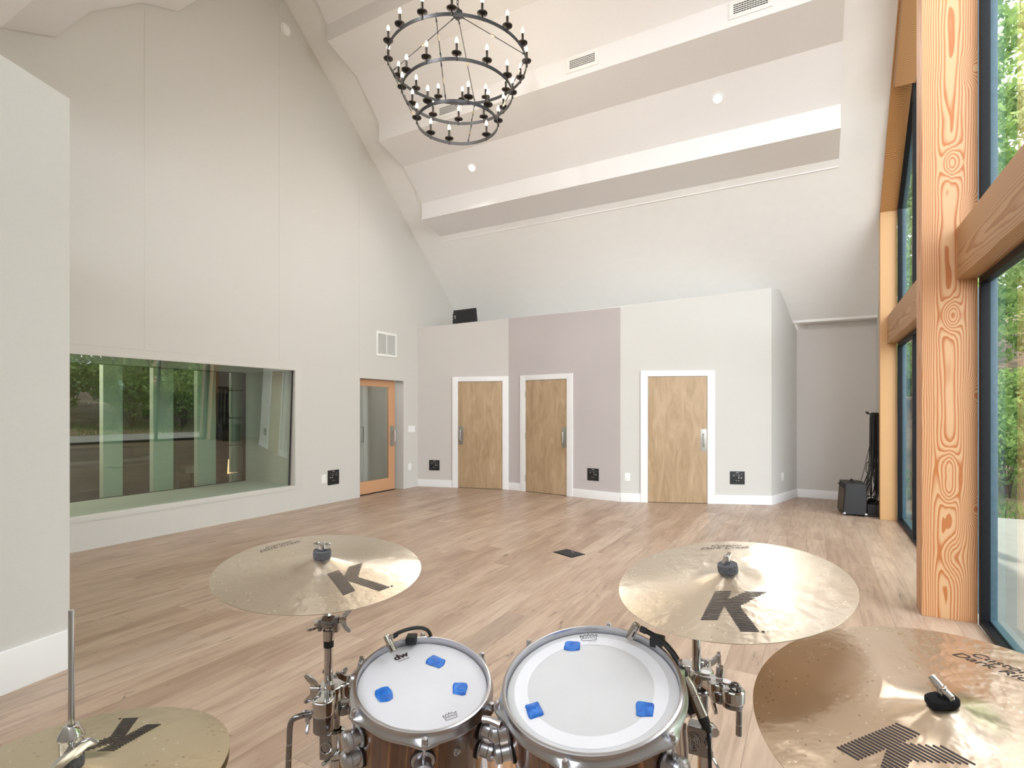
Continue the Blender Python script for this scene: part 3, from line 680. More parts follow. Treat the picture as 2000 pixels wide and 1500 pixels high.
window(2, 'lower black framed window between the two fir posts', 5.12, 8.85, 0, lambda y: 2.40, (7.56,), x0=0.972)
window(3, 'upper black framed window between the posts under the rake', 5.12, 8.85, 2.755, lambda y: zback(y)-0.07-(0.29 if y < 7.5 else 0.0), (7.56,), x0=0.972)
window(4, 'lower black framed window at the right edge in front of the post', 1.2, 4.875, 0, lambda y: 2.43, (2.4,))
window(5, 'upper black framed window at the top right corner', 1.2, 4.875, 2.785, lambda y: max(2.9, zfront(y)-0.3), (2.4,))
struct(MB().prism([(1.0, -2.0, 0), (1.0, 1.2, 0), (1.0, 1.2, 4.4), (1.0, -2.0, 4.4)], (0.15, 0, 0)).build('wall_near_right', 'fabric', smooth=0), 'unseen wall added beside the near window to cut the daylight', 'wall')  # added out of view to dim the near side of the room
# timber posts outside behind the glass
for y_, lab in ((8.93, 'brown outer post at the far corner of the glass'),):
    tag(MB().box(1.16, 1.30, y_-0.08, y_+0.12, -0.1, 3.9).build('outer_post', 'outwood', bevel=0.003), lab, 'post')

# ------------------------------------------------------------------ outdoors
struct(MB().box(1.02, 3.1, -3, 10.2, -0.25, -0.06).build('ground_patio', 'concrete', smooth=0), 'pale concrete patio outside the windows', 'patio')
mb = MB(); nx, ny = 24, 50; vs = []; fs = []
def gz(x, y):
    t = max(0.0, math.hypot(max(x-4.5, 0)*0.25, max(y-11.5, 0)*0.8))
    return -0.16 + 0.33*t*(1-math.exp(-t/4)) + 0.06*math.sin(x*1.3+y)*min(1, t) + 0.05*math.sin(y*2.1-x)*min(1, t)
for i in range(nx+1):
    for j in range(ny+1):
        x = 1.6+i*24/nx if i else 1.1; y = -12+j*60/ny; vs.append((x, y, gz(x, y)))
for i in range(nx):
    for j in range(ny): a_ = i*(ny+1)+j; fs.append((a_, a_+ny+1, a_+ny+2, a_+1))
mb.add(vs, fs); struct(mb.build('ground', 'litter', smooth=80), 'sloping woodland ground covered in leaf litter', 'ground')
# loose grass along the patio
mb = MB(); rg = random.Random(3)
for _ in range(5200):
    x = rg.uniform(1.5, 6.5); y = rg.uniform(10.4, 14.5) if x < 3.7 else rg.uniform(5, 14.5); z = gz(x, y); h = rg.uniform(0.05, 0.16); a_ = rg.uniform(0, 6.28)
    dx, dy = math.cos(a_)*0.012, math.sin(a_)*0.012; lx, ly = rg.uniform(-0.05, 0.05), rg.uniform(-0.05, 0.05)
    mb.add([(x-dx, y-dy, z-0.01), (x+dx, y+dy, z-0.01), (x+lx, y+ly, z+h)], [(0, 1, 2)])
tag(mb.build('grass', 'grass', smooth=0, recalc=False), 'strip of green grass beyond the patio', 'grass', kind='stuff')

def leaves_mesh(name, seed, n, blobs, size, mat):
    rs = np.random.RandomState(seed)
    bl = np.array(blobs); idx = rs.randint(0, len(bl), n)
    dirs = rs.normal(size=(n, 3)); dirs /= np.linalg.norm(dirs, axis=1)[:, None]
    rad = bl[idx, 3:4]*(0.45+0.55*rs.rand(n, 1)**0.5)
    cen = bl[idx, :3] + dirs*rad*np.array([1, 1, 0.75])
    u = rs.normal(size=(n, 3)); u /= np.linalg.norm(u, axis=1)[:, None]
    w = rs.normal(size=(n, 3)); w -= (w*u).sum(1)[:, None]*u; w /= np.linalg.norm(w, axis=1)[:, None]
    s = (size*(0.6+0.8*rs.rand(n)))[:, None]
    V = np.stack([cen-u*s, cen+w*s*0.5, cen+u*s, cen-w*s*0.5], 1).reshape(-1, 3)
    me = bpy.data.meshes.new(name)
    me.vertices.add(4*n); me.vertices.foreach_set('co', V.ravel())
    me.loops.add(4*n); me.loops.foreach_set('vertex_index', np.arange(4*n))
    me.polygons.add(n); me.polygons.foreach_set('loop_start', np.arange(0, 4*n, 4))
    me.update(); me.validate(); me.materials.append(M[mat]); return me
def treeproto(kind, seed):
    rs = random.Random(seed); h = 9.0
    r = thing('tree', 'tree', 'tree', (0, 0, 0))
    t = MB(); t.tube([(0, 0, -0.5), (0.08, 0.05, 2), (-0.05, 0.1, 4.5), (0.1, 0, 7), (0.05, 0.05, 9.2)], lambda q: 0.17*(1-q*0.75), n=9)
    bl = []
    for i in range(34):
        a_ = rs.uniform(0, 6.28); z = rs.uniform(0.8 if kind == 0 else 1.6, 9.5); q = rs.uniform(0.5, 2.3)*(1.1-z/14)
        bl.append((math.cos(a_)*q, math.sin(a_)*q, z, rs.uniform(0.5, 0.95)))
        if i < 14: t.tube([(0, 0, max(0.5, z-0.9)), (math.cos(a_)*q*0.6, math.sin(a_)*q*0.6, z-0.3), (math.cos(a_)*q, math.sin(a_)*q, z)], lambda q_: 0.04*(1-q_*0.7), n=6, smooth=3)
    t.build('trunk', 'bark', r, local=True)
    f = bpy.data.objects.new('foliage', leaves_mesh('foliage', seed, 11000, bl, 0.085, 'leaf_a' if kind == 0 else 'leaf_b'))
    C.objects.link(f); f.parent = r
    return r
def shrubproto(seed):
    rs = random.Random(seed); r = thing('shrub', 'shrub', 'shrub', (0, 0, 0)); t = MB(); bl = []
    for i in range(9):
        a_ = rs.uniform(0, 6.28); q = rs.uniform(0.1, 0.8); z = rs.uniform(0.4, 1.7); bl.append((math.cos(a_)*q, math.sin(a_)*q, z, rs.uniform(0.3, 0.5)))
        t.tube([(0, 0, -0.1), (math.cos(a_)*q*0.4, math.sin(a_)*q*0.4, z*0.5), (math.cos(a_)*q, math.sin(a_)*q, z)], 0.012, n=5, smooth=3)
    t.build('stems', 'bark', r, local=True)
    f = bpy.data.objects.new('foliage', leaves_mesh('shrub_foliage', seed, 2600, bl, 0.055, 'leaf_a')); C.objects.link(f); f.parent = r
    return r
def copy_tree(root):
    c = root.copy(); C.objects.link(c)
    for ch in root.children:
        k_ = ch.copy(); C.objects.link(k_); k_.parent = c
        for g_ in ch.children: h_ = g_.copy(); C.objects.link(h_); h_.parent = k_
    return c
protos = [treeproto(0, 11), treeproto(1, 23), treeproto(0, 37)]
TREES = [(2.6, 15.4), (8.9, 8.4), (11.5, 8.6), (6.3, 10.4), (5.6, 18.6), (3.9, 19.6), (7.6, 14.0), (3.2, 22.0), (5.4, 26.0), (9.5, 18.5), (8.0, 24.0), (10.5, 13.0), (8.4, 11.0), (12.5, 16.5), (11.5, 22.5), (4.9, 32.0), (12.5, 19.0), (2.0, 30), (14, 27)]
used = set()
rt = random.Random(5)
for i, (x, y) in enumerate(TREES):
    k_ = i % 3; o = protos[k_] if k_ not in used else copy_tree(protos[k_]); used.add(k_)
    o.location = (x, y, gz(x, y)); o.rotation_euler = (0, 0, rt.uniform(0, 6.28)); s_ = rt.uniform(0.85, 1.25); o.scale = (s_, s_, s_)
    o['label'] = 'leafy green woodland tree on the slope outside the window wall'; o['group'] = 'woodland trees outside'
sp = shrubproto(4)
for i, (x, y) in enumerate([(5.2, 12.6), (6.2, 11.2), (3.1, 13.0), (4.4, 13.6), (4.9, 10.4), (5.2, 9.0), (7.2, 9.6), (4.2, 16.2), (6.6, 13.4), (7.0, 16.0), (4.6, 18.0), (6.4, 7.6), (8.2, 12.5), (9.0, 8.0), (5.8, 15.0)]):
    o = sp if i == 0 else copy_tree(sp)
    o.location = (x, y, gz(x, y)); o.rotation_euler = (0, 0, rt.uniform(0, 6.28)); s_ = rt.uniform(0.8, 1.4); o.scale = (s_, s_, s_)
    o['label'] = 'low green shrub at the edge of the woods outside'; o['group'] = 'woodland shrubs outside'

# ------------------------------------------------------------------ chandelier
CH = at(894, 26, 6.03); CX, CY = CH.x, CH.y
ZH = 5.93
ch = thing('chandelier', 'large black iron three ring candle chandelier hanging from the ridge', 'chandelier', (CX, CY, ZH))
RINGS = [(0.770, 5.37, [-4.3+22.5*i for i in range(16)]), (0.612, 5.035, [-1+30*i for i in range(12)]), (0.450, 4.705, [14, 45, 88, 132, 193, 224, 268, 316])]
bear = math.atan2(-CY, -CX)      # direction from chandelier towards the camera
def cpt(ang, r, z):              # positive angle = to the right as seen by the camera
    t = bear + math.radians(ang); return Vector((CX+math.cos(t)*r, CY+math.sin(t)*r, z))
for R, z, angs in RINGS:
    MB().lathe([(R-0.004, -0.017), (R+0.004, -0.017), (R+0.004, 0.017), (R-0.004, 0.017)], 96, (CX, CY, z), closed=True).build('ring', 'iron', ch)
proto_c = proto_b = None
for R, z, angs in RINGS:
    for a_ in angs:
        p = cpt(a_, R+0.004, z)
        if proto_c is None:
            q = MB()
            q.lathe([(0.0, 0.022), (0.007, 0.022), (0.007, 0.032), (0.03, 0.036), (0.050, 0.047), (0.053, 0.056), (0.050, 0.056), (0.03, 0.043), (0.0125, 0.042), (0.0125, 0.155), (0.0, 0.155)], 20)
            q.lathe([(0.0, -0.024), (0.009, -0.018), (0.011, -0.008), (0.011, 0.012), (0.007, 0.024), (0.0, 0.024)], 12)
            proto_c = q.build('candle', 'iron_brown', ch, local=True)
            proto_b = MB().lathe([(0.008, 0.155), (0.014, 0.166), (0.0165, 0.180), (0.013, 0.198), (0.006, 0.214), (0.0, 0.222)], 14).build('bulb', 'bulb', proto_c, local=True)
            proto_b['label'] = 'lit flame shaped bulb'
            co = proto_c
        else:
            co = proto_c.copy(); C.objects.link(co); bo = proto_b.copy(); C.objects.link(bo); bo.parent = co
        co.location = p - Vector((CX, CY, ZH))
MB().lathe([(0.0, 0.07), (0.02, 0.07), (0.03, 0.05), (0.055, 0.03), (0.055, -0.02), (0.035, -0.03), (0.015, -0.06), (0.0, -0.06)], 20, (CX, CY, ZH)).build('hub', 'iron', ch)
def rod(p, q):
    m_ = MB().cyl(p, q, 0.0045, n=8)
    for e, s in ((p, 1), (q, -1)):
        d = (q-p).normalized()*s; m_.tube([e, e+d*0.02+UP.cross(d)*0.008, e+d*0.04], 0.004, n=6); m_.cyl(e+d*0.02, e+d*0.045, 0.008, n=8)
    o = m_.build('rod', 'iron', ch); mid = p+(q-p)*0.5; d = (q-p).normalized()
    k_ = MB().cyl(mid-d*0.018, mid+d*0.018, 0.0085, n=10); k_.cyl(mid-d*0.025, mid-d*0.018, 0.0115, n=10); k_.cyl(mid+d*0.018, mid+d*0.025, 0.0115, n=10)
    k_.build('turnbuckle', 'brass', o)['label'] = 'small brass turnbuckle'
for a_ in (-16, 74, 164, 254):
    rod(cpt(a_, 0.04, ZH-0.03), cpt(a_, RINGS[0][0], RINGS[0][1]+0.017))
    rod(cpt(a_, RINGS[0][0], RINGS[0][1]-0.017), cpt(a_, RINGS[1][0], RINGS[1][1]+0.017))
    rod(cpt(a_, RINGS[1][0], RINGS[1][1]-0.017), cpt(a_, RINGS[2][0], RINGS[2][1]+0.017))
mb = MB(); z = ZH+0.07; i = 0
ZC = min(zback(CY), zfront(CY))-0.03
while z < ZC-0.05:
    ax = Vector((1, 0, 0)) if i % 2 else Vector((0, 1, 0)); c = Vector((CX, CY, z+0.025))
    mb.tube([c+UP*0.03*math.cos(t)+ax*0.012*math.sin(t) for t in [2*PI*k_/10 for k_ in range(11)]], 0.0035, n=6, smooth=0, cap=False); z += 0.045; i += 1
mb.build('chain', 'iron', ch)
MB().lathe([(0.0, -0.06), (0.07, -0.05), (0.075, 0.0), (0.0, 0.06)], 24, (CX, CY, ZC)).build('ceiling_rose', 'iron', ch)
lt = bpy.data.lights.new('chandelier_glow', 'POINT'); lt.energy = CHANDELIER_POWER; lt.color = (1, 0.87, 0.7); lt.shadow_soft_size = 0.7
lo = bpy.data.objects.new('chandelier_glow', lt); lo.location = (CX, CY, 5.15); C.objects.link(lo)

# ------------------------------------------------------------------ recessed ceiling lights
nb_ = Vector((0, RM, -1)).normalized()      # towards the room from the back slope
nf_ = Vector((0, 0.9, -1)).normalized()
def can(c, n, label, power):
    u = Vector((1, 0, 0)); w = n.cross(u).normalized()
    X = Matrix(((u.x, w.x, n.x, c.x), (u.y, w.y, n.y, c.y), (u.z, w.z, n.z, c.z), (0, 0, 0, 1)))
    r = thing('recessed_light', label, 'light', c, group='recessed ceiling lights')
    q = MB(); q.X = X; q.lathe([(0.052, 0.0), (0.056, 0.006), (0.082, 0.004), (0.086, -0.002)], 28); q.build('trim_ring', 'plastic_white', r)
    q = MB(); q.X = X; q.lathe([(0.054, 0.001), (0.04, 0.0045), (0.0, 0.0055)], 28); q.build('lens', 'can', r)
    l_ = bpy.data.lights.new('can_beam', 'AREA'); l_.shape = 'DISK'; l_.size = 0.12; l_.spread = math.radians(150); l_.energy = power; l_.color = (1, 0.985, 0.96)
    ob = bpy.data.objects.new('can_beam', l_); ob.location = c+n*0.02; ob.rotation_euler = (-n).to_track_quat('Z', 'Y').to_euler(); C.objects.link(ob)
def onback(x, y): return Vector((x, y, 5.24+(7.70-y)*(5.705-5.24)/(7.70-7.19)))
can(onback(-4.93, 7.42), nb_, 'small round recessed light in the ceiling below the chandelier', CAN_POWER)
can(onback(-1.09, 7.38), nb_, 'brighter round recessed light in the ceiling near the timber windows', CAN_POWER)
for x in (-3.6, -1.8, -0.1):  # extra lamps out of view, added to light the back walls
    can(Vector((x, 3.05, 5.968)), nf_, 'unseen recessed light added in the near ceiling slope to brighten the back walls', CAN_POWER*1.2)

# ------------------------------------------------------------------ vents
def vent_ceiling(x0, x1, z0, z1, label):
    y = 6.60; r = thing('air_vent', label, 'vent', ((x0+x1)/2, y, z0), group='supply vents in the ceiling step')
    fr = 0.045; m_ = MB()
    m_.box(x0, x1, y-0.012, y, z0, z0+fr); m_.box(x0, x1, y-0.012, y, z1-fr, z1); m_.box(x0, x0+fr, y-0.012, y, z0+fr, z1-fr); m_.box(x1-fr, x1, y-0.012, y, z0+fr, z1-fr)
    m_.build('vent_frame', 'plastic_white', r, bevel=0.002)
    MB().box(x0+fr, x1-fr, y-0.002, y, z0+fr, z1-fr).build('backing', 'vent_dark', r)
    m_ = MB(); n_ = 5
    for i_ in range(n_+1):
        zz = z0+fr+(z1-z0-2*fr)*i_/n_; m_.box(x0+fr, x1-fr, y-0.010, y-0.004, zz-0.004, zz+0.004)
    for i_ in range(14):
        xx = x0+fr+(x1-x0-2*fr)*i_/13; m_.box(xx-0.002, xx+0.002, y-0.006, y-0.003, z0+fr, z1-fr)
    m_.build('louvres', 'plastic_white', r)
vent_ceiling(-2.875, -2.43, 5.965, 6.17, 'white ceiling vent right of the chandelier')
vent_ceiling(-0.85, -0.40, 5.965, 6.17, 'white ceiling vent at the top edge of the photo')
vent_ceiling(-5.02, -4.57, 5.925, 6.13, 'white ceiling vent seen through the chandelier rings')
y0, y1, z0, z1 = 7.13, 7.66, 2.46, 2.90
r = thing('air_vent', 'square white return grille on the left wall above the glass door', 'vent', (XL, (y0+y1)/2, z0))
fr = 0.04; m_ = MB()
m_.box(XL, XL+0.012, y0, y1, z0, z0+fr); m_.box(XL, XL+0.012, y0, y1, z1-fr, z1); m_.box(XL, XL+0.012, y0, y0+fr, z0+fr, z1-fr); m_.box(XL, XL+0.012, y1-fr, y1, z0+fr, z1-fr)
m_.box(XL, XL+0.011, (y0+y1)/2-0.008, (y0+y1)/2+0.008, z0+fr, z1-fr)
m_.build('vent_frame', 'plastic_white', r, bevel=0.002)
MB().box(XL, XL+0.002, y0+fr, y1-fr, z0+fr, z1-fr).build('backing', 'grey_louver', r)
m_ = MB()
for i in range(24):
    zz = z0+fr+(z1-z0-2*fr)*(i+0.5)/24; m_.prism([(XL+0.002, y0+fr, zz), (XL+0.010, y0+fr, zz-0.006), (XL+0.010, y0+fr, zz-0.004), (XL+0.002, y0+fr, zz+0.002)], (0, y1-y0-2*fr, 0))
m_.build('louvres', 'plastic_white', r)
# smoke detector
r = thing('smoke_detector', 'round white smoke detector high on the left gable wall', 'smoke detector', (XL, 5.25, 7.08))
MB().lathe([(0.085, 0.0), (0.085, 0.012), (0.0, 0.012)], 28, (XL, 5.25, 7.08), (1, 0, 0)).build('base_plate', 'plastic_white', r)
MB().lathe([(0.066, 0.012), (0.062, 0.035), (0.045, 0.045), (0.0, 0.047)], 28, (XL, 5.25, 7.08), (1, 0, 0)).build('cover', 'plastic_white', r)

# ------------------------------------------------------------------ wall plates
def frameX(o, u, n):
    return Matrix(((u.x, n.x, 0, o.x), (u.y, n.y, 0, o.y), (u.z, n.z, 1, o.z), (0, 0, 0, 1)))
def stagebox(o, u, n, w, h, label):
    """black connector plate; o = lower centre on the wall, u along, n into the room"""
    X = frameX(o, u, n); r = thing('connector_panel', label, 'panel', o, group='black connector panels low on the walls')
    q = MB(); q.X = X; q.box(-w/2, w/2, 0.0, 0.006, 0, h); q.build('plate', 'black', r, bevel=0.001)
    def jack(x, z, rr, mat='steel'):
        q = MB(); q.X = X; q.lathe([(rr, 0.006), (rr, 0.010), (rr*0.8, 0.011), (rr*0.72, 0.008), (0.0, 0.008)], 14, (x*w, 0, z*h), (0, 1, 0)); q.build('jack', mat, r)
    for i in range(4): jack(-0.27+0.18*i, 0.78, 0.006)
    for x in (-0.22, -0.02): jack(x, 0.5, 0.010, 'black_frame')
    for x in (0.10, 0.27): jack(x, 0.5, 0.011)
    for x in (-0.07, 0.08): jack(x, 0.28, 0.007)
    q = MB(); q.X = X
    for x in (-0.3, 0.02): q.box(x*w, x*w+0.03, 0.006, 0.0064, 0.64*h, 0.64*h+0.004)
    q.box(-0.1*w, 0.1*w, 0.006, 0.0064, 0.9*h, 0.9*h+0.005); q.build('marking', 'plastic_white', r)
UY = Vector((0, -1, 0)); NX = Vector((1, 0, 0))
stagebox(Vector((XL, 6.157, 0.29)), UY, NX, 0.235, 0.235, 'black connector panel on the left wall beside the glass door')
def onw(p, d, x, y, z=0): s = param(p, d, (x, y)); q = along(p, d, s); return Vector((q[0], q[1], z))
stagebox(onw(A, dA, -6.435, 8.37, 0.32), dA, nA, 0.215, 0.20, 'black connector panel left of the leftmost maple door')
stagebox(onw(B, dB, -3.243, 8.56, 0.305), dB, nB, 0.215, 0.205, 'black connector panel right of the middle maple door')
stagebox(onw(Cc, dC, -1.063, 9.19, 0.315), dC, nC, 0.225, 0.205, 'black connector panel right of the widest maple door')
def plate(o, u, n, w, h, label, kind):
    X = frameX(o, u, n)
    r = thing('light_switch' if kind == 's' else 'power_outlet', label, 'switch' if kind == 's' else 'outlet', o, group=None if kind == 's' else 'white power outlets')
    q = MB(); q.X = X; q.box(-w/2, w/2, 0, 0.006, 0, h); q.build('cover_plate', 'plastic_white', r, bevel=0.002)
    if kind == 's':
        for x in (-0.3, 0.0, 0.3):
            q = MB(); q.X = X; q.box(x*w-0.016, x*w+0.016, 0.006, 0.009, h*0.22, h*0.78); q.build('rocker', 'white', r, bevel=0.001)
    else:
        for z in (0.3, 0.7):
            q = MB(); q.X = X; q.box(-0.016, 0.016, 0.006, 0.0085, z*h-0.013, z*h+0.013); s_ = q.build('socket', 'white', r, bevel=0.001)
            q = MB(); q.X = X; q.box(-0.007, -0.005, 0.0085, 0.0088, z*h-0.002, z*h+0.006); q.box(0.005, 0.007, 0.0085, 0.0088, z*h-0.002, z*h+0.006); q.box(-0.002, 0.002, 0.0085, 0.0088, z*h-0.009, z*h-0.006)
            q.build('slot', 'black', s_)
plate(Vector((XL, 8.09, 1.065)), UY, NX, 0.20, 0.125, 'white triple light switch right of the glass door', 's')
plate(Vector((XL, 5.964, 0.335)), UY, NX, 0.09, 0.135, 'white outlet directly left of the connector panel on the left wall', 'o')
plate(Vector((XL, 8.035, 0.34)), UY, NX, 0.085, 0.13, 'white outlet below the light switch near the corner', 'o')
plate(onw(Cc, dC, -2.645, 8.54, 0.34), dC, nC, 0.085, 0.13, 'white outlet left of the widest maple door', 'o')
plate(onw(D, dD, -0.45, 9.83, 0.34), dD, nD, 0.085, 0.13, 'white outlet on the angled wall beside the alcove', 'o')

# floor box
fo = Vector((-2.227, 5.18, 0)); fu = (Vector((-2.158, 5.038, 0))-Vector((-2.39, 5.132, 0))).normalized(); fw_ = Vector((-fu.y, fu.x, 0))
r = thing('floor_box', 'black rectangular cable box set flush in the oak floor', 'floor box', fo)
MB().obox(fo+UP*0.001, fu, fw_, UP, 0.135, 0.10, 0.003).build('rim', 'black_frame', r, bevel=0.001)
MB().obox(fo+UP*0.0035, fu, fw_, UP, 0.118, 0.083, 0.002).build('lid', 'black', r)
MB().obox(fo+UP*0.006+fw_*0.05, fu, fw_, UP, 0.02, 0.008, 0.0012).build('finger_pull', 'steel', r)

# ------------------------------------------------------------------ loudspeaker on the ledge
sp_c = Vector((-5.92, 8.80, 3.165)); su = Vector((0.985, -0.04, 0)).normalized(); sw = Vector((-su.y, su.x, 0))
r = thing('loudspeaker', 'black loudspeaker lying on its side on the ledge in the far left corner', 'loudspeaker', sp_c)
q = MB(); k_ = sp_c+UP*0.155
front = [(-0.31, -0.13), (0.31, -0.13), (0.275, 0.14), (-0.285, 0.14)]
vs = [k_+su*x*1.0+UP*z*1.0-sw*0.13 for x, z in front] + [k_+su*(x*0.5-0.05)+UP*z*0.6+sw*0.08 for x, z in front]
q.add(vs, [(0,1,2,3),(7,6,5,4),(0,4,5,1),(1,5,6,2),(2,6,7,3),(3,7,4,0)]); q.build('cabinet', 'tolex', r, bevel=0.02, seg=3)
MB().obox(k_-sw*0.133+su*0.03, su, UP, sw, 0.225, 0.105, 0.003).build('grille', 'black', r, bevel=0.002)
MB().obox(k_-sw*0.134-su*0.235, su, UP, sw, 0.012, 0.03, 0.003).build('badge', 'satin', r, bevel=0.001)
q = MB()
for z in (-0.06, 0.0, 0.06): q.cyl(k_-su*0.29-sw*0.09+UP*z, k_-su*0.325-sw*0.09+UP*z, 0.014, n=10)
q.build('knobs', 'black', r)
q = MB().obox(sp_c+UP*0.018, su, sw, UP, 0.30, 0.02, 0.006); q.obox(sp_c+UP*0.025-su*0.29, su, sw, UP, 0.006, 0.02, 0.022); q.obox(sp_c+UP*0.025+su*0.26, su, sw, UP, 0.006, 0.02, 0.022)
q.build('bracket', 'black', r)

# ------------------------------------------------------------------ small guitar amplifier by the far post
au = Vector((0.99, 0.12, 0)).normalized(); av = Vector((-au.y, au.x, 0))
a0 = Vector((0.36, 8.93, 0))
r = thing('guitar_amplifier', 'small black guitar amplifier with chrome corners standing in the alcove', 'amplifier', a0)
w, dp, hh_ = 0.285, 0.50, 0.455
def P(x, y, z): return a0+au*x+av*y+UP*z
# side profile: grille front faces left (-x); body tapers to the top
vs = [P(-0.0, 0, 0.02), P(w, 0, 0.02), P(w, dp, 0.02), P(0.0, dp, 0.02), P(0.03, 0, hh_), P(w, 0, hh_), P(w, dp, hh_), P(0.03, dp, hh_)]
q = MB(); q.add(vs, [(0,3,2,1),(4,5,6,7),(0,1,5,4),(1,2,6,5),(2,3,7,6),(3,0,4,7)]); q.build('cabinet', 'tolex', r, bevel=0.018, seg=3)
q = MB(); q.quad(P(-0.002, 0.03, 0.05), P(-0.002, dp-0.03, 0.05), P(0.020, dp-0.03, 0.36), P(0.020, 0.03, 0.36)); q.build('grille', 'grille', r)
q = MB(); q.quad(P(0.021, 0.03, 0.37), P(0.021, dp-0.03, 0.37), P(0.027, dp-0.03, 0.44), P(0.027, 0.03, 0.44)); q.build('control_panel', 'black_frame', r)
for i in range(5):
    y_ = 0.08+0.085*i; MB().cyl(P(0.022, y_, 0.405), P(0.002, y_, 0.405), 0.012, n=12).build('knob', 'black', r)
q = MB().tube([P(w*0.55, 0.13, hh_-0.002), P(w*0.55, 0.15, hh_+0.025), P(w*0.55, 0.35, hh_+0.025), P(w*0.55, 0.37, hh_-0.002)], 0.010, n=8); q.build('carry_handle', 'rubber', r)
for x, y in ((0.012, 0.0), (w-0.012, 0.0), (w-0.012, dp), (0.012, dp)):
    for z in (0.035,):
        MB().obox(P(x, y, z), au, av, UP, 0.017, 0.010, 0.013).build('corner', 'satin', r, bevel=0.006)
for x, y in ((0.03, 0.04), (w-0.03, 0.04), (w-0.03, dp-0.04), (0.03, dp-0.04)):
    MB().cyl(P(x, y, 0), P(x, y, 0.022), 0.014, n=12).build('foot', 'rubber', r)

# ------------------------------------------------------------------ cable hanger and cables behind the far post
cx, cy = 0.70, 9.10
r = thing('cable_hanger', 'black hook bracket on the wall holding hanging cables', 'hanger', (0.86, 9.2, 1.44))
MB().box(0.855, 0.875, 8.99, 9.45, 1.40, 1.48).build('back_plate', 'black', r, bevel=0.003)
for i in range(4):
    y_ = 9.03+0.11*i; MB().tube([(0.86, y_, 1.44), (0.76, y_, 1.435), (0.68, y_, 1.44), (0.655, y_, 1.47)], 0.008, n=7).build('hook', 'black', r)
rc = random.Random(9)
for i in range(15):
    y_ = 9.03+0.11*(i % 4)+rc.uniform(-0.02, 0.02); x_ = 0.69+0.05*rc.random()+0.02
    zb = rc.uniform(0.16, 0.32) if i % 3 else rc.uniform(0.45, 0.65)
    sx = rc.uniform(-0.12, 0.02); 
    pts = [(x_+0.02, y_, 1.455), (x_-0.01, y_-0.005, 1.40), (x_-0.015, y_+rc.uniform(-0.02, 0.02), 1.0), (x_-0.01+sx*0.2, y_+rc.uniform(-0.03, 0.03), 0.6), (x_+sx*0.8, y_-0.01, zb+0.15), (x_+sx, y_+0.01, zb),
           (x_+sx*0.5+0.05, y_+0.04, zb-0.02), (x_+0.05, y_+0.05, zb+0.15), (x_+0.05, y_+0.02, 0.9), (x_+0.035, y_+0.01, 1.40), (x_+0.02, y_+0.005, 1.455)]
    tag(MB().tube(pts, rc.choice([0.005, 0.006, 0.007]), n=7, smooth=5).build('cable', 'rubber'), 'black cable looped over the hook bracket beside the far post', 'cable', 'black cables hanging by the far post')
tag(MB().tube([(0.70, 9.02, 1.44), (0.69, 9.0, 1.1), (0.64, 9.0, 0.8), (0.60, 9.04, 0.58), (0.585, 9.2, 0.48), (0.62, 9.35, 0.44)], 0.004, n=7).build('cable', 'rubber'), 'thin black cable running down to the amplifier top', 'cable')
# coiled cables in a black crate
r = thing('cable_crate', 'low black crate of coiled cables between amplifier and post', 'crate', (0.72, 9.25, 0))
q = MB(); q.box(0.655, 0.85, 9.02, 9.5, 0, 0.02)
for bx_ in ((0.655, 0.667, 9.02, 9.5), (0.838, 0.85, 9.02, 9.5), (0.667, 0.838, 9.02, 9.032), (0.667, 0.838, 9.488, 9.5)): q.box(*bx_, 0.02, 0.17)
q.build('crate_body', 'black', r, bevel=0.003)
for i in range(5):
    c = Vector((0.752, 9.1+0.08*i, 0.15+0.012*(i % 3))); q = MB()
    for l_ in range(2):
        q.tube([c+Vector((math.cos(t)*0.068, math.sin(t)*0.06, 0.012*l_+0.02*math.sin(t*2+i))) for t in [2*PI*k_/16 for k_ in range(17)]], 0.006, n=6, smooth=0, cap=False)
    tag(q.build('coiled_cable', 'rubber'), 'black cable coiled inside the low crate by the post', 'cable', 'coiled cables in the crate')
for i in range(3):
    tag(MB().cyl((0.64-0.01*i, 9.03+0.05*i, 0.22+0.02*i), (0.66-0.01*i, 9.02+0.05*i, 0.27+0.02*i), 0.009, n=10).build('cable_plug', 'satin'), 'silver plug dangling at the end of the hanging cables', 'plug', 'plugs of the hanging cables')

# ------------------------------------------------------------------ drum kit helpers
def frame(c, n):
    c, n = Vector(c), Vector(n).normalized(); ex = RIGHT - n*RIGHT.dot(n); ex.normalize(); ey = n.cross(ex)
    return Matrix(((ex.x, ey.x, n.x, c.x), (ex.y, ey.y, n.y, c.y), (ex.z, ey.z, n.z, c.z), (0, 0, 0, 1)))
def text_mesh(body, size, shear=0.0, bold=0.0, sx=1.0):
    cu = bpy.data.curves.new('txt', 'FONT'); cu.body = body; cu.size = size; cu.shear = shear; cu.offset = bold; cu.align_x = 'CENTER'; cu.align_y = 'CENTER'
    ob = bpy.data.objects.new('txt', cu); C.objects.link(ob)
    dg = bpy.context.evaluated_depsgraph_get(); me = bpy.data.meshes.new_from_object(ob.evaluated_get(dg))
    vs = [(v.co.x*sx, v.co.y) for v in me.vertices]; fs = [tuple(p.vertices) for p in me.polygons]
    bpy.data.objects.remove(ob); bpy.data.meshes.remove(me); return vs, fs
def decal(mb, vs, fs, ang, u0, v0, zf, flip=False):
    """2D print laid on a surface; ang = rotation, (u0, v0) offset in the rotated frame (v towards the far side)"""
    c, s = math.cos(ang), math.sin(ang); out = []
    for x, y in vs:
        x, y = x+u0, y+v0; X_, Y_ = x*c-y*s, x*s+y*c; out.append((X_, Y_, zf(math.hypot(X_, Y_))))
    mb.add(out, fs)
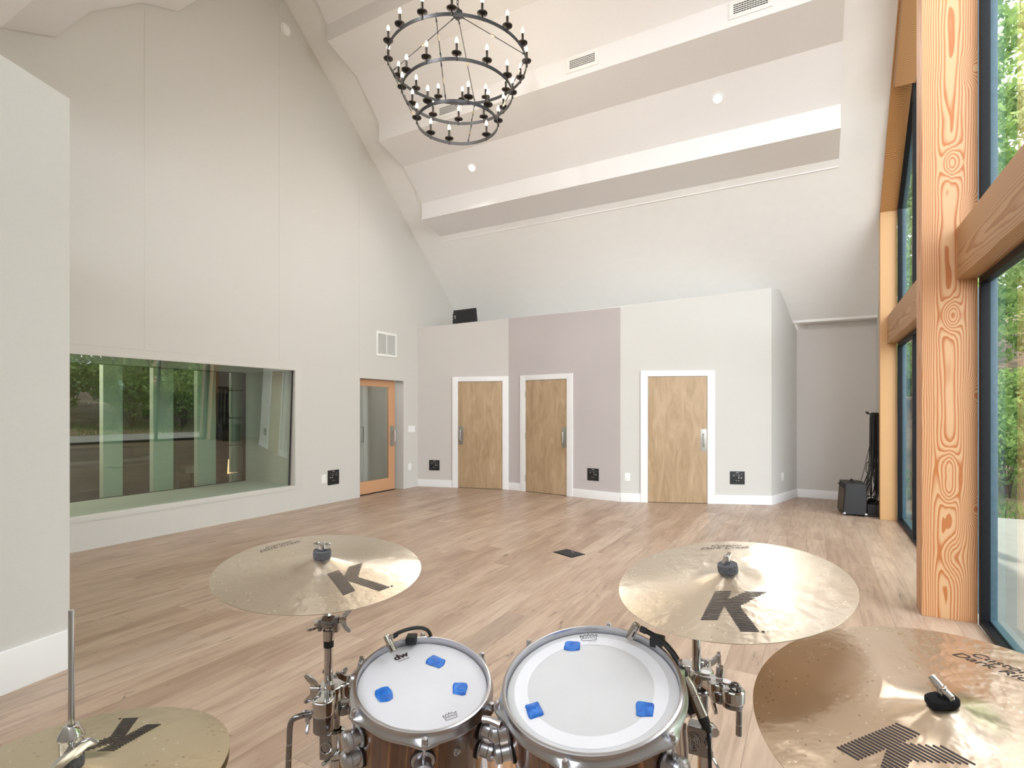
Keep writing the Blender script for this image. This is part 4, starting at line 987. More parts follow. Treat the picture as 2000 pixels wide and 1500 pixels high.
def kglyph(scale=1.0):
    """striped italic capital: rows of bars, u to the right, v outwards from the bell (metres at full size)"""
    rows = []; n = 24; v0, v1 = 0.064, 0.196
    def lerp(a, b, t): return a+(b-a)*t
    for i in range(n):
        a_ = v0+(v1-v0)*i/n; b_ = a_+(v1-v0)/n*lerp(0.50, 0.72, i/n); vm = (a_+b_)/2; segs = []
        if vm < 0.163:
            t = (vm-0.066)/(0.162-0.066); segs.append([lerp(-0.031, -0.061, t), lerp(0.0, -0.031, t)])
        if vm < 0.122:     # upper arm
            t = (vm-0.068)/(0.092-0.068); lft = lerp(0.0216, -0.0067, t) if vm < 0.094 else -0.012
            t2 = (vm-0.068)/(0.117-0.068); segs.append([lft, lerp(0.0606, 0.0113, min(t2, 1))])
        if vm > 0.104:     # leg
            t = (vm-0.117)/(0.195-0.117); segs.append([lerp(-0.0168, 0.0047, t), lerp(0.0113, 0.0354, t)])
        segs.sort(); mg = []
        for s_ in segs:
            if mg and s_[0] <= mg[-1][1]+0.0008: mg[-1][1] = max(mg[-1][1], s_[1])
            else: mg.append(list(s_))
        for s_ in mg: rows.append((s_[0]*scale, s_[1]*scale, a_*scale, b_*scale))
    return rows
def cymbal(name, label, c, n, R, rot, mat, txt, kscale=1.0, rb=0.062, bow=0.014, bell=0.013, dots=True):
    X = frame(c, n); r = thing(name, label, 'cymbal', mat=X)
    def zf(rr, lift=0.0):
        t = min(rr/R, 1); z = bow*(1-t**1.7)
        if rr < rb*1.25: z += bell*0.5*(1+math.cos(PI*min(rr/(rb*1.25), 1)))
        return z+lift
    rs = [0.006+(R-0.006)*(i/40)**0.85 for i in range(41)]
    prof = [(q, zf(q)) for q in rs] + [(R, -0.0012)] + [(q, zf(q)-0.0013) for q in rs[::-1][1:]]
    MB().lathe(prof, 128, closed=True).build('cymbal_disc', mat, r, local=True, smooth=60)
    m_ = MB(); lift = lambda q: zf(q, 0.0005)
    for u0, u1, v0, v1 in kglyph(kscale):
        ns = max(2, int((u1-u0)/0.005)); vs = []; fs = []
        for i in range(ns+1):
            u = u0+(u1-u0)*i/ns; vs += [(u, -v0), (u, -v1)]
        for i in range(ns): fs.append((2*i, 2*i+1, 2*i+3, 2*i+2))
        decal(m_, vs, fs, rot, 0, 0, lift)
    dot = [(0.041*kscale+0.0028*kscale*math.cos(t), -0.194*kscale+0.0028*kscale*math.sin(t)) for t in [2*PI*i/10 for i in range(10)]]
    decal(m_, dot, [tuple(range(10))], rot, 0, 0, lift)
    m_.build('letter_k_logo', 'ink', r, local=True, smooth=0, recalc=False)['label'] = 'striped dark letter K'
    if txt:
        m_ = MB()
        for body, size, u, v, sx in txt:
            vs, fs = text_mesh(body, size, 0.45, 0.0, sx); decal(m_, vs, fs, rot, u, v, lift)
        decal(m_, [(-0.004, 0.0), (0.03, 0.002), (0.03, 0.0026), (-0.004, 0.0006)], [(0, 1, 2, 3)], rot, 0.004, txt[-1][3]-0.013, lift)
        m_.build('script_print', 'ink', r, local=True, smooth=0, recalc=False)['label'] = 'dark cursive printed lettering'
    return r, X
crash_txt = [('Custom', 0.019, 0.004, 0.193, 1.15), ('Dark Crash', 0.021, 0.0, 0.176, 1.1)]
ride_txt = [('Custom', 0.022, 0.0, 0.192, 1.15), ('Dark Ride', 0.024, -0.004, 0.172, 1.1)]
NL, NR_, NRD, NH = (0.103, -0.055, 0.993), (-0.083, -0.166, 0.983), (-0.067, -0.195, 0.978), (-0.02, 0.014, 1)
cL = Vector((-0.998, 0.873, 1.132)); cR = Vector((-0.154, 1.201, 1.138)); cRD = Vector((0.164, 0.991, 1.043)); cH = Vector((-0.822, 0.321, 1.028))
_, XcL = cymbal('crash_cymbal', 'left crash cymbal with a wing nut on grey felt, above the smaller tom', cL, NL, 0.2285, math.radians(54), 'cymbal', crash_txt)
_, XcR = cymbal('crash_cymbal', 'right crash cymbal facing the viewer, behind the larger tom', cR, NR_, 0.2285, math.radians(-18), 'cymbal', crash_txt)
_, XcD = cymbal('ride_cymbal', 'large warm ride cymbal at the bottom right corner with black felt', cRD, NRD, 0.254, math.radians(-61), 'cymbal_ride', ride_txt, bow=0.016, bell=0.016, rb=0.066)
_, XcH = cymbal('hihat_cymbal', 'upper hi-hat cymbal at the bottom left corner under the clutch', cH, NH, 0.178, math.radians(184), 'cymbal_hat', None, kscale=0.73, rb=0.045, bow=0.010, bell=0.011)
# lower hi-hat, upside down below
Xb = frame(cH-Vector((0, 0, 0.012)), NH); r = thing('hihat_cymbal', 'lower hi-hat cymbal just under the upper one at the bottom left', 'cymbal', mat=Xb)
R_ = 0.178; pr = [(0.006+(R_-0.006)*(i/30), -0.010*(1-(i/30)**1.7)-(0.011*0.5*(1+math.cos(PI*min((i/30)*R_/0.056, 1))) if (i/30)*R_ < 0.056 else 0)) for i in range(31)]
MB().lathe(pr+[(q, z-0.0013) for q, z in pr[::-1]], 96, closed=True).build('cymbal_disc', 'cymbal_hat', r, local=True, smooth=60)

# ------------------------------------------------------------------ hardware shapes
def wing_nut(mb, c, ax, up, s=1.0):
    """two curved ears on a hub; ax = hub axis, up = plane of the ears"""
    c, ax = Vector(c), Vector(ax).normalized(); up = Vector(up); up = (up-ax*up.dot(ax)).normalized()
    mb.cyl(c-ax*0.008*s, c+ax*0.010*s, 0.0075*s, 0.006*s, n=14)
    w_ = ax.cross(up)
    for sg in (-1, 1):
        pts = [(0.004, -0.006), (0.014, -0.001), (0.024, 0.008), (0.030, 0.019), (0.026, 0.024), (0.018, 0.019), (0.010, 0.011), (0.004, 0.010)]
        mb.prism([c+up*sg*x*s+ax*z*s-w_*0.003*s for x, z in pts], w_*0.006*s)
def wmb(X): q = MB(); q.X = X; return q
def topper(mb_f, mb_m, X, z0, felt_r=0.019, felt_h=0.016, nut='wing', rotn=0.0):
    pass
def tripod(r, x, y, ztop, rad=0.014):
    base = Vector((x, y, 0))
    for i in range(3):
        t = 0.6+2*PI*i/3; e = base+Vector((math.cos(t)*0.30, math.sin(t)*0.30, 0.012))
        MB().tube([base+UP*0.36, base+Vector((math.cos(t)*0.12, math.sin(t)*0.12, 0.24)), e], 0.008, n=8).build('leg', 'chrome', r)
        MB().lathe([(0.0, -0.012), (0.014, -0.012), (0.016, 0.004), (0.010, 0.014), (0.0, 0.016)], 12, e).build('foot', 'rubber', r)
    MB().cyl(base+UP*0.06, base+UP*ztop, rad, n=24).build('base_tube', 'chrome', r)

def cymbal_stand(label, X, top_rod, nutdir, felt_mat, stand_xy, zt, z_mid, tube_r, nut_kind, felt_r=0.018):
    """stand from the floor to the cymbal seat; X = cymbal frame"""
    r = thing('cymbal_stand', label, 'cymbal stand', (stand_xy[0], stand_xy[1], 0))
    return r

# --- left crash stand
def seat_parts(r, X, felt_mat, felt_r, zf0, felt_h, nut, rod_up, ndir, ns=1.0):
    q = wmb(X); q.cyl((0, 0, -0.055), (0, 0, zf0+felt_h+rod_up), 0.004, n=10); q.build('seat_rod', 'chrome', r)
    q = wmb(X)
    if felt_r < 0: # oval black felt
        pts = [(0.021*math.copysign(abs(math.cos(t))**0.7, math.cos(t)), 0.015*math.copysign(abs(math.sin(t))**0.7, math.sin(t)), zf0) for t in [2*PI*i/28 for i in range(28)]]
        q.prism([Vector(p) for p in pts], (0, 0, felt_h)); q.build('felt', felt_mat, r, bevel=0.004, seg=3)
    else:
        q.lathe([(0.004, 0), (felt_r, 0), (felt_r+0.0008, felt_h*0.5), (felt_r, felt_h), (0.004, felt_h)], 28, (0, 0, zf0)); q.build('felt', felt_mat, r, bevel=0.0)
    q = wmb(X); q.lathe([(0.004, -0.02), (0.014, -0.02), (0.016, -0.012), (0.010, 0.0), (0.004, 0.0)], 20, (0, 0, -0.002)); q.build('lower_cup', 'felt_black', r)
    q = wmb(X); zc = zf0+felt_h+0.006
    if nut == 'cap':   # broad wing nut sitting over the felt
        q.lathe([(0.004, -0.005), (0.010, -0.005), (0.010, 0.012), (0.0, 0.013)], 18, (0, 0, zc))
        for sg in (-1, 1):
            pts = [(0.006, -0.004), (0.018, 0.002), (0.0205, 0.008), (0.019, 0.013), (0.012, 0.014), (0.006, 0.013)]
            q.prism([Vector((x*sg, -0.006, zc+z)) for x, z in pts], (0, 0.012, 0))
    elif nut == 'lever':
        q.cyl((0, 0, zc-0.006), (0, 0, zc+0.012), 0.006, n=14)
        d = Vector((math.cos(ndir), math.sin(ndir), 0)); w_ = Vector((-d.y, d.x, 0))
        pts = [(-0.019, -0.002), (-0.010, -0.003), (0.0, 0.004), (0.012, 0.014), (0.020, 0.024), (0.016, 0.028), (0.006, 0.020), (-0.006, 0.012), (-0.018, 0.005)]
        q.prism([d*x*ns+UP*(zc+z*ns)-w_*0.0045 for x, z in pts], w_*0.009)
    else:
        wing_nut(q, Vector((0, 0, zc+0.002)), Vector((0, 0, 1)), Vector((math.cos(ndir), math.sin(ndir), 0)), 0.75)
    q.build('wing_nut', 'chrome', r, bevel=0.001)

def rbox(name, mat, r, c, ax, ay, az, hx, hy, hz, bev=0.004):
    return MB().obox(c, ax, ay, az, hx, hy, hz).build(name, mat, r, bevel=bev, seg=3)
def grooved(q, c, r, h, n=26):
    q.lathe([(0.0, 0), (r*0.75, 0.0), (r, h*0.12), (r, h*0.35), (r*0.9, h*0.42), (r, h*0.5), (r, h*0.85), (r*0.8, h), (0.0, h)], n, c)
def dogbone(mb, pts, rads, z0, z1):
    """flat clamp body: smooth outline through circles at pts, in a horizontal plane"""
    for zc0, zc1, k in ((z0, z1, 1.0),):
        for i in range(len(pts)):
            mb.lathe([(0.0, zc0), (rads[i]*0.9, zc0), (rads[i], zc0+0.003), (rads[i], zc1-0.003), (rads[i]*0.88, zc1+0.0004*i), (0.0, zc1+0.0004*i)], 28, (pts[i].x, pts[i].y, 0))
            if i:
                a_, b_ = Vector((pts[i-1].x, pts[i-1].y, 0)), Vector((pts[i].x, pts[i].y, 0)); d = (b_-a_).normalized(); w_ = Vector((-d.y, d.x, 0)); k_ = 0.62
                zc0 += 0.0009; mb.prism([a_-w_*rads[i-1]*k_+UP*zc0, b_-w_*rads[i]*k_+UP*zc0, b_+w_*rads[i]*k_+UP*zc0, a_+w_*rads[i-1]*k_+UP*zc0], UP*(zc1-zc0-0.0018))

SL = at(642, 1300, 1.23); SL2 = at(657, 1390, 1.235)
r = thing('cymbal_stand', 'chrome stand carrying the left crash cymbal and the smaller tom', 'cymbal stand', (SL2.x, SL2.y, 0))
seat_parts(r, XcL, 'felt', 0.0195, 0.0255, 0.017, 'cap', 0.010, 0)
tz = at(650, 1215, 1.23).z
pv = XcL @ Vector((0, 0, -0.045)); base = Vector((SL.x, SL.y, tz))
MB().tube([base+UP*0.0, (base+pv)/2+UP*0.01, pv], 0.008, n=10).build('tilter_arm', 'chrome', r)
q = MB(); q.lathe([(0.0, -0.014), (0.013, -0.014), (0.015, -0.010), (0.015, 0.010), (0.013, 0.014), (0.0, 0.014)], 26, base, RIGHT)
q.obox(base-UP*0.004+RIGHT*0.018, RIGHT, FWD, UP, 0.006, 0.010, 0.016); q.obox(base-UP*0.006-RIGHT*0.018, RIGHT, FWD, UP, 0.004, 0.010, 0.012)
q.build('tilter', 'darkchrome', r, bevel=0.0015)
q = MB(); wing_nut(q, base+RIGHT*0.032+UP*0.004, RIGHT, UP+FWD*0.2, 0.9); q.build('wing_nut', 'chrome', r, bevel=0.001)
q = MB(); wing_nut(q, base-RIGHT*0.024-UP*0.008, -RIGHT, FWD+UP*0.1, 0.8); q.build('wing_nut', 'chrome', r, bevel=0.001)
q = MB(); q.prism([base+RIGHT*0.024+UP*0.004-FWD*0.007, base+RIGHT*0.012+UP*0.0-FWD*0.007, base-RIGHT*0.004-UP*0.045-FWD*0.007, base+RIGHT*0.008-UP*0.045-FWD*0.007], FWD*0.014); q.build('tilter_bracket', 'chrome', r, bevel=0.002)
z_ = lambda py, d: at(0, py, d).z
MB().lathe([(0.009, z_(1250, 1.23)), (0.0125, z_(1249, 1.23)), (0.013, z_(1230, 1.23)), (0.009, z_(1228, 1.23))], 24, (SL.x, SL.y, 0)).build('collar', 'chrome', r)
MB().lathe([(0.009, z_(1264, 1.23)), (0.0112, z_(1263, 1.23)), (0.0112, z_(1251, 1.23)), (0.009, z_(1250, 1.23))], 24, (SL.x, SL.y, 0)).build('bushing', 'rubber', r)
MB().cyl((SL.x, SL.y, z_(1402, 1.23)), (SL.x, SL.y, z_(1222, 1.23)), 0.0098).build('upper_tube', 'chrome', r)
MB().cyl((SL2.x, SL2.y, z_(1440, 1.235)), (SL2.x, SL2.y, z_(1345, 1.235)), 0.0085).build('middle_tube', 'darkchrome', r)
c = Vector((SL2.x, SL2.y, z_(1451, 1.235)))
rbox('height_clamp', 'darkchrome', r, c-RIGHT*0.012, RIGHT, FWD, UP, 0.021, 0.018, 0.029)
q = MB(); q.lathe([(0.012, -0.03), (0.019, -0.028), (0.019, 0.03), (0.012, 0.034)], 26, c); q.build('clamp_ring', 'chrome', r)
q = MB(); wing_nut(q, c+RIGHT*0.008-FWD*0.024-UP*0.012, -FWD, RIGHT+UP*0.4, 1.0); q.build('wing_nut', 'chrome', r, bevel=0.001)
q = MB(); q.tube([c-RIGHT*0.03-FWD*0.0195+RIGHT*0.012*math.cos(t)+RIGHT*0.012+UP*0.013*math.sin(t) for t in [2*PI*i/16 for i in range(17)]], 0.0012, n=5, smooth=0); q.build('clamp_emblem', 'chrome', r)
tripod(r, SL2.x, SL2.y, z_(1478, 1.235), 0.0165)
# multi clamp on the left stand
clampA = r = thing('multi_clamp', 'chrome dog bone clamp on the left stand gripping the smaller tom arm', 'clamp', (SL.x, SL.y, z_(1385, 1.23)))
pa, pb, pc = at(632, 1370, 1.17), at(646, 1352, 1.23), at(692, 1340, 1.25)
q = MB(); dogbone(q, [pa, pb, at(672, 1346, 1.245), pc], [0.024, 0.028, 0.022, 0.021], z_(1366, 1.23), z_(1336, 1.23)); q.build('upper_jaw', 'chrome', r, bevel=0.0015)
q = MB(); dogbone(q, [pa, pb], [0.022, 0.022], z_(1412, 1.2), z_(1378, 1.2)); q.build('lower_jaw', 'darkchrome', r, bevel=0.0015)
q = MB(); dogbone(q, [at(672, 1346, 1.245), pc], [0.019, 0.019], z_(1388, 1.25), z_(1368, 1.25)); grooved(q, Vector((pc.x, pc.y, z_(1402, 1.25))), 0.013, 0.018); q.build('tom_jaw', 'darkchrome', r, bevel=0.001)
q = MB(); wing_nut(q, at(617, 1345, 1.20), -RIGHT, UP, 1.1); q.build('wing_nut', 'chrome', r, bevel=0.001)
q = MB(); wing_nut(q, at(655, 1324, 1.28), UP, RIGHT*1.0+FWD*0.2, 1.0); q.build('wing_nut', 'chrome', r, bevel=0.001)
q = MB(); wing_nut(q, at(681, 1326, 1.24), UP, RIGHT+FWD*0.6, 1.0); q.build('wing_nut', 'chrome', r, bevel=0.001)
q = MB(); wing_nut(q, at(603, 1402, 1.20), -FWD, -UP+RIGHT*0.1, 0.9); q.build('wing_nut', 'satin', r, bevel=0.001)
MB().cyl(at(646, 1345, 1.17), at(646, 1345, 1.17)+UP*0.012, 0.009).build('bolt_head', 'chrome', r)
r = thing('l_rod', 'bent dark chrome rod sticking out of the left clamp', 'rod', at(566, 1500, 1.17))
q = MB().tube([at(625, 1392, 1.19), at(600, 1395, 1.18), at(582, 1400, 1.17), at(570, 1408, 1.17), at(566, 1424, 1.17), at(565, 1450, 1.17), at(562, 1530, 1.17), at(560, 1600, 1.17)], 0.0062, n=14)
q.build('bent_rod', 'darkchrome', r)
for yy in (1452, 1482): MB().cyl(at(564.5, yy, 1.17), at(564.5, yy+2, 1.17), 0.0066, n=14).build('memory_mark', 'satin', r)
# tom arm left
MB().tube([at(690, 1350, 1.24), at(715, 1352, 1.2), at(735, 1358, 1.17)], 0.007, n=12).build('arm_rod', 'chrome', clampA)

# --- right crash stand
SR = at(1360, 1275, 1.17); SR2 = at(1376, 1370, 1.17)
r = thing('cymbal_stand', 'chrome stand carrying the right crash cymbal behind the larger tom', 'cymbal stand', (SR2.x, SR2.y, 0))
seat_parts(r, XcR, 'felt', 0.0195, 0.0255, 0.016, 'lever', 0.008, math.radians(25), 0.6)
pv = XcR @ Vector((0, 0, -0.045)); base = Vector((SR.x, SR.y, z_(1232, 1.17)))
MB().tube([base, (base+pv)/2, pv], 0.008, n=10).build('tilter_arm', 'chrome', r)
q = MB(); q.lathe([(0.0, -0.016), (0.014, -0.016), (0.014, 0.016), (0.0, 0.016)], 24, base, RIGHT); q.build('tilter', 'darkchrome', r, bevel=0.001)
MB().cyl((SR.x, SR.y, z_(1340, 1.17)), (SR.x, SR.y, z_(1232, 1.17)), 0.0092).build('upper_tube', 'chrome', r)
MB().cyl((SR2.x, SR2.y, z_(1425, 1.17)), (SR2.x, SR2.y, z_(1322, 1.17)), 0.0075).build('middle_tube', 'darkchrome', r)
c = Vector((SR2.x, SR2.y, z_(1436, 1.17)))
rbox('height_clamp', 'darkchrome', r, c-RIGHT*0.016-FWD*0.01, (RIGHT-FWD*0.5).normalized(), (FWD+RIGHT*0.5).normalized(), UP, 0.022, 0.017, 0.030)
q = MB(); q.lathe([(0.010, -0.03), (0.017, -0.028), (0.017, 0.026), (0.010, 0.030)], 26, c); q.cyl(c+RIGHT*0.018+UP*0.012-FWD*0.012, c+RIGHT*0.018+UP*0.012+FWD*0.012, 0.010, n=18); q.build('clamp_ring', 'chrome', r)
q = MB(); wing_nut(q, c-FWD*0.026-UP*0.016, -FWD, -UP+RIGHT*0.5, 1.0); q.build('wing_nut', 'chrome', r, bevel=0.001)
q = MB()
for rr in (0.006, 0.010, 0.014): q.tube([c-RIGHT*0.034-FWD*0.026+(RIGHT-FWD*0.5).normalized()*rr*math.cos(t)+UP*rr*1.2*math.sin(t) for t in [2*PI*i/16 for i in range(17)]], 0.0009, n=5, smooth=0)
q.build('clamp_emblem', 'chrome', r)
tripod(r, SR2.x, SR2.y, z_(1460, 1.17), 0.0145)
clampB = r = thing('multi_clamp', 'chrome dog bone clamp on the right stand holding a dark rod', 'clamp', (SR.x, SR.y, z_(1345, 1.17)))
q = MB(); dogbone(q, [at(1340, 1310, 1.2), at(1370, 1318, 1.17), at(1402, 1332, 1.12), at(1432, 1345, 1.09)], [0.020, 0.026, 0.020, 0.023], z_(1342, 1.15), z_(1316, 1.15)); q.build('upper_jaw', 'chrome', r, bevel=0.0015)
q = MB(); dogbone(q, [at(1408, 1350, 1.11), at(1430, 1360, 1.09)], [0.018, 0.021], z_(1374, 1.1), z_(1352, 1.1)); q.build('rod_jaw', 'darkchrome', r, bevel=0.0015)
q = MB(); dogbone(q, [at(1340, 1330, 1.2), at(1366, 1335, 1.17)], [0.017, 0.02], z_(1352, 1.17), z_(1344, 1.17)); q.build('lower_jaw', 'darkchrome', r, bevel=0.001)
q = MB(); wing_nut(q, at(1406, 1312, 1.13), UP, RIGHT*0.3+FWD, 1.2); q.build('wing_nut', 'satin', r, bevel=0.001)
q = MB(); wing_nut(q, at(1382, 1297, 1.2), UP, RIGHT, 1.0); q.build('wing_nut', 'chrome', r, bevel=0.001)
q = MB(); wing_nut(q, at(1391, 1358, 1.13), -FWD, -UP, 1.0); q.build('wing_nut', 'chrome', r, bevel=0.001)
for pp in (at(1418, 1334, 1.09), at(1378, 1316, 1.14)): MB().cyl(pp, pp+UP*0.004, 0.010).build('bolt_head', 'satin', r)
r = thing('l_rod', 'dark vertical rod hanging from the right clamp', 'rod', at(1443, 1438, 1.08))
MB().tube([at(1425, 1338, 1.09), at(1438, 1338, 1.08), at(1444, 1348, 1.08), at(1444, 1370, 1.08), at(1443, 1436, 1.08)], 0.0058, n=14).build('bent_rod', 'darkchrome', r)
for yy in (1385, 1414): MB().cyl(at(1443.5, yy, 1.08), at(1443.5, yy+2, 1.08), 0.0062, n=14).build('memory_mark', 'satin', r)
MB().tube([at(1348, 1325, 1.18), at(1325, 1338, 1.12), at(1305, 1350, 1.08)], 0.007, n=12).build('arm_rod', 'chrome', clampB)

# --- ride stand
sx_, sy_ = (XcD @ Vector((0, 0, -0.05))).x, (XcD @ Vector((0, 0, -0.05))).y
r = thing('cymbal_stand', 'stand under the ride cymbal topped by a silver nut on black felt', 'cymbal stand', (sx_, sy_, 0))
seat_parts(r, XcD, 'felt_black', -1, 0.0315, 0.010, 'lever', 0.014, math.radians(110), 0.78)
MB().lathe([(0.0, -0.014), (0.013, -0.014), (0.013, 0.014), (0.0, 0.014)], 22, (sx_, sy_, 0.98), RIGHT).build('tilter', 'darkchrome', r)
MB().cyl((sx_, sy_, 0.5), (sx_, sy_, 0.985), 0.0095).build('upper_tube', 'chrome', r)
tripod(r, sx_, sy_, 0.6, 0.0145)

# --- hi-hat stand with clutch
hx, hy = cH.x, cH.y; dH = 0.68
def zh(py): return at(0, py, 0.675).z
r = thing('hihat_stand', 'chrome hi-hat stand with its pull rod rising above the clutch at the left', 'hi-hat stand', (hx, hy, 0))
MB().cyl((hx, hy, 0.5), (hx, hy, zh(1196)), 0.0034, n=16).build('pull_rod', 'chrome', r)
zf0 = 1.028+0.020
MB().lathe([(0.004, 0), (0.0135, 0), (0.0135, 0.012), (0.004, 0.012)], 26, (hx, hy, zf0)).build('felt', 'felt', r)
q = MB().lathe([(0.004, 0), (0.0125, 0), (0.0125, 0.022), (0.0145, 0.024), (0.0145, 0.028), (0.008, 0.040), (0.004, 0.040)], 24, (hx, hy, zf0+0.012)); q.build('clutch', 'chrome', r, bevel=0.0005)
q = MB(); c = Vector((hx, hy, zf0+0.026)); ax_ = (-FWD*0.6+RIGHT*0.5).normalized()
q.cyl(c, c+ax_*0.02, 0.005, n=12); a_ = (RIGHT*0.75+UP*0.62+FWD*0.15).normalized(); w_ = ax_.cross(a_).normalized(); c2 = c+ax_*0.020
pts = [(-0.026, 0.004), (-0.018, -0.002), (0.0, -0.0035), (0.016, -0.002), (0.030, 0.010), (0.034, 0.016), (0.030, 0.019), (0.018, 0.009), (0.0, 0.007), (-0.016, 0.008), (-0.024, 0.010)]
q.prism([c2+a_*x+ax_*z-w_*0.005 for x, z in pts], w_*0.010); q.build('wing_bolt', 'chrome', r, bevel=0.0012)
MB().lathe([(0.004, -0.03), (0.016, -0.03), (0.019, -0.02), (0.010, -0.005), (0.004, -0.005)], 22, (hx, hy, cH.z-0.025)).build('lower_seat', 'felt_black', r)
MB().cyl((hx, hy, 0.12), (hx, hy, cH.z-0.05), 0.011).build('upper_tube', 'chrome', r)
tripod(r, hx, hy, 0.7, 0.014)

# ------------------------------------------------------------------ toms
def tom(label, c, n, R, depth, lugs, head_mat, parts_cb):
    X = frame(c, n); r = thing('tom_drum', label, 'drum', mat=X)
    RO = R+0.0045
    MB().lathe([(RO-0.006, -0.004), (RO, -0.012), (RO, -depth), (RO-0.006, -depth), (RO-0.006, -0.004)], 96).build('shell', 'shell', r, local=True)
    h = MB(); h.lathe([(0.0, 0.0), (R*0.5, 0.0), (R-0.002, 0.0), (R+0.001, -0.0015), (R+0.003, -0.006)], 96); h.build('head', head_mat, r, local=True, smooth=60)
    lr = [math.radians(a_) for a_ in lugs]
    def bump(t, w=0.13):
        m_ = 0
        for a_ in lr:
            d = (t-a_+PI) % (2*PI)-PI; m_ = max(m_, math.exp(-(d/w)**2))
        return m_
    prof = [(R+0.0015, -0.004), (R+0.0022, 0.010), (R+0.003, 0.0135), (R+0.0055, 0.0135), (R+0.0085, 0.012), (R+0.0085, 0.006), (R+0.009, 0.001), (R+0.013, -0.003), (R+0.0145, -0.007), (R+0.013, -0.0105), (R+0.008, -0.012), (R+0.005, -0.010)]
    def mod(j, t):
        b_ = bump(t)
        if 7 <= j <= 9: return (0.0115*b_, 0.0015*b_-0.0)
        if j == 6: return (0.004*b_, 0.001*b_)
        if j in (10,): return (0.006*b_, 0)
        return (0, 0)
    MB().lathe(prof, 192, mod=mod, closed=True).build('hoop', 'satin', r, local=True, smooth=50)
    MB().lathe([(q_, z-depth*0+0) for q_, z in [(R+0.0015, -depth+0.004), (R+0.004, -depth-0.012), (R+0.013, -depth-0.004), (R+0.018, -depth+0.004), (R+0.006, -depth+0.009)]], 96, closed=True).build('bottom_hoop', 'satin', r, local=True, smooth=50)
    for a_ in lr:
        d = Vector((math.cos(a_), math.sin(a_), 0)); p = d*(R+0.0195)
        MB().lathe([(0.0, -0.006), (0.0065, -0.006), (0.0065, -0.001), (0.005, 0.001), (0.0055, 0.004), (0.0055, 0.007), (0.004, 0.0105), (0.0, 0.0115)], 16, p+UP*0.001).build('tension_bolt', 'satin', r, local=True)
        MB().cyl(p-UP*0.004, p-UP*0.045, 0.0028, n=10).build('tension_rod', 'satin', r, local=True)
        for zz in ((-0.048, -0.092) if depth > 0.17 else (-0.048,)):
            o = d*(RO)+UP*zz
            MB().lathe([(0.0, 0.0), (0.021, 0.0), (0.021, 0.004), (0.016, 0.006), (0.016, 0.020), (0.0185, 0.022), (0.0185, 0.030), (0.015, 0.0335), (0.012, 0.0325), (0.010, 0.034), (0.005, 0.0345), (0.0, 0.0345)], 30, o, d).build('turret_lug', 'satin', r, local=True)
            MB().lathe([(0.0215, -0.001), (0.023, 0.0015), (0.021, 0.003)], 30, o, d).build('lug_gasket', 'rubber', r, local=True)
    parts_cb(r, R)
    return r, X
def prints1(r, R):
    q = MB(); zf = lambda _: 0.0004
    vs, fs = text_mesh('dw', 0.021, 0.0, 0.0009, 1.25); a_ = math.atan2(0.0824-0.069, -0.0528+0.0686)
    decal(q, vs, fs, a_, 0, 0, zf); q2 = MB(); c_ = Vector((-0.0605, 0.0765, 0)); q2.add([v+c_ for v in q.v], q.f)
    q = MB(); decal(q, [(-0.013, -0.0005), (0.013, -0.0005), (0.013, 0.0008), (-0.013, 0.0008)], [(0, 1, 2, 3)], a_, 0.0, -0.013, zf); q2.add([v+c_ for v in q.v], q.f)
    q2.build('head_logo', 'ink', r, local=True, smooth=0, recalc=False)['label'] = 'printed dw logo'
    q = MB(); vs, fs = crown(0.0135); decal(q, vs, fs, math.radians(30), 0, 0, zf); q2 = MB(); q2.add([v+Vector((0.063, -0.0775, 0)) for v in q.v], q.f)
    q2.build('head_mark', 'ink', r, local=True, smooth=0, recalc=False)
    o = Vector((math.cos(math.radians(-52)), math.sin(math.radians(-52)), 0))
    MB().lathe([(0.0, 0.002), (0.003, 0.001), (0.005, 0.003), (0.008, 0.002), (0.0085, 0.0)], 20, o*(R+0.0045)-UP*0.05, o).build('air_vent_grommet', 'satin', r, local=True)
def crown(w):
    """outlined crown with a word inside"""
    vs, fs = text_mesh('REMO', w*0.5, 0.0, 0.0, 1.15)
    vs = list(vs); fs = list(fs)
    out = [(-1.0, 0.55), (-0.8, -0.45), (0.8, -0.45), (1.0, 0.55), (0.68, 0.28), (0.42, 0.62), (0.16, 0.35), (0.0, 0.72), (-0.16, 0.35), (-0.42, 0.62), (-0.68, 0.28), (-1.0, 0.55)]
    t = w*0.035
    for (x0, y0), (x1, y1) in zip(out, out[1:]):
        x0, y0, x1, y1 = x0*w, y0*w, x1*w, y1*w; l_ = math.hypot(x1-x0, y1-y0); nx_, ny_ = -(y1-y0)/l_*t, (x1-x0)/l_*t
        k_ = len(vs); vs += [(x0-nx_, y0-ny_), (x1-nx_, y1-ny_), (x1+nx_, y1+ny_), (x0+nx_, y0+ny_)]; fs.append((k_, k_+1, k_+2, k_+3))
    return vs, fs
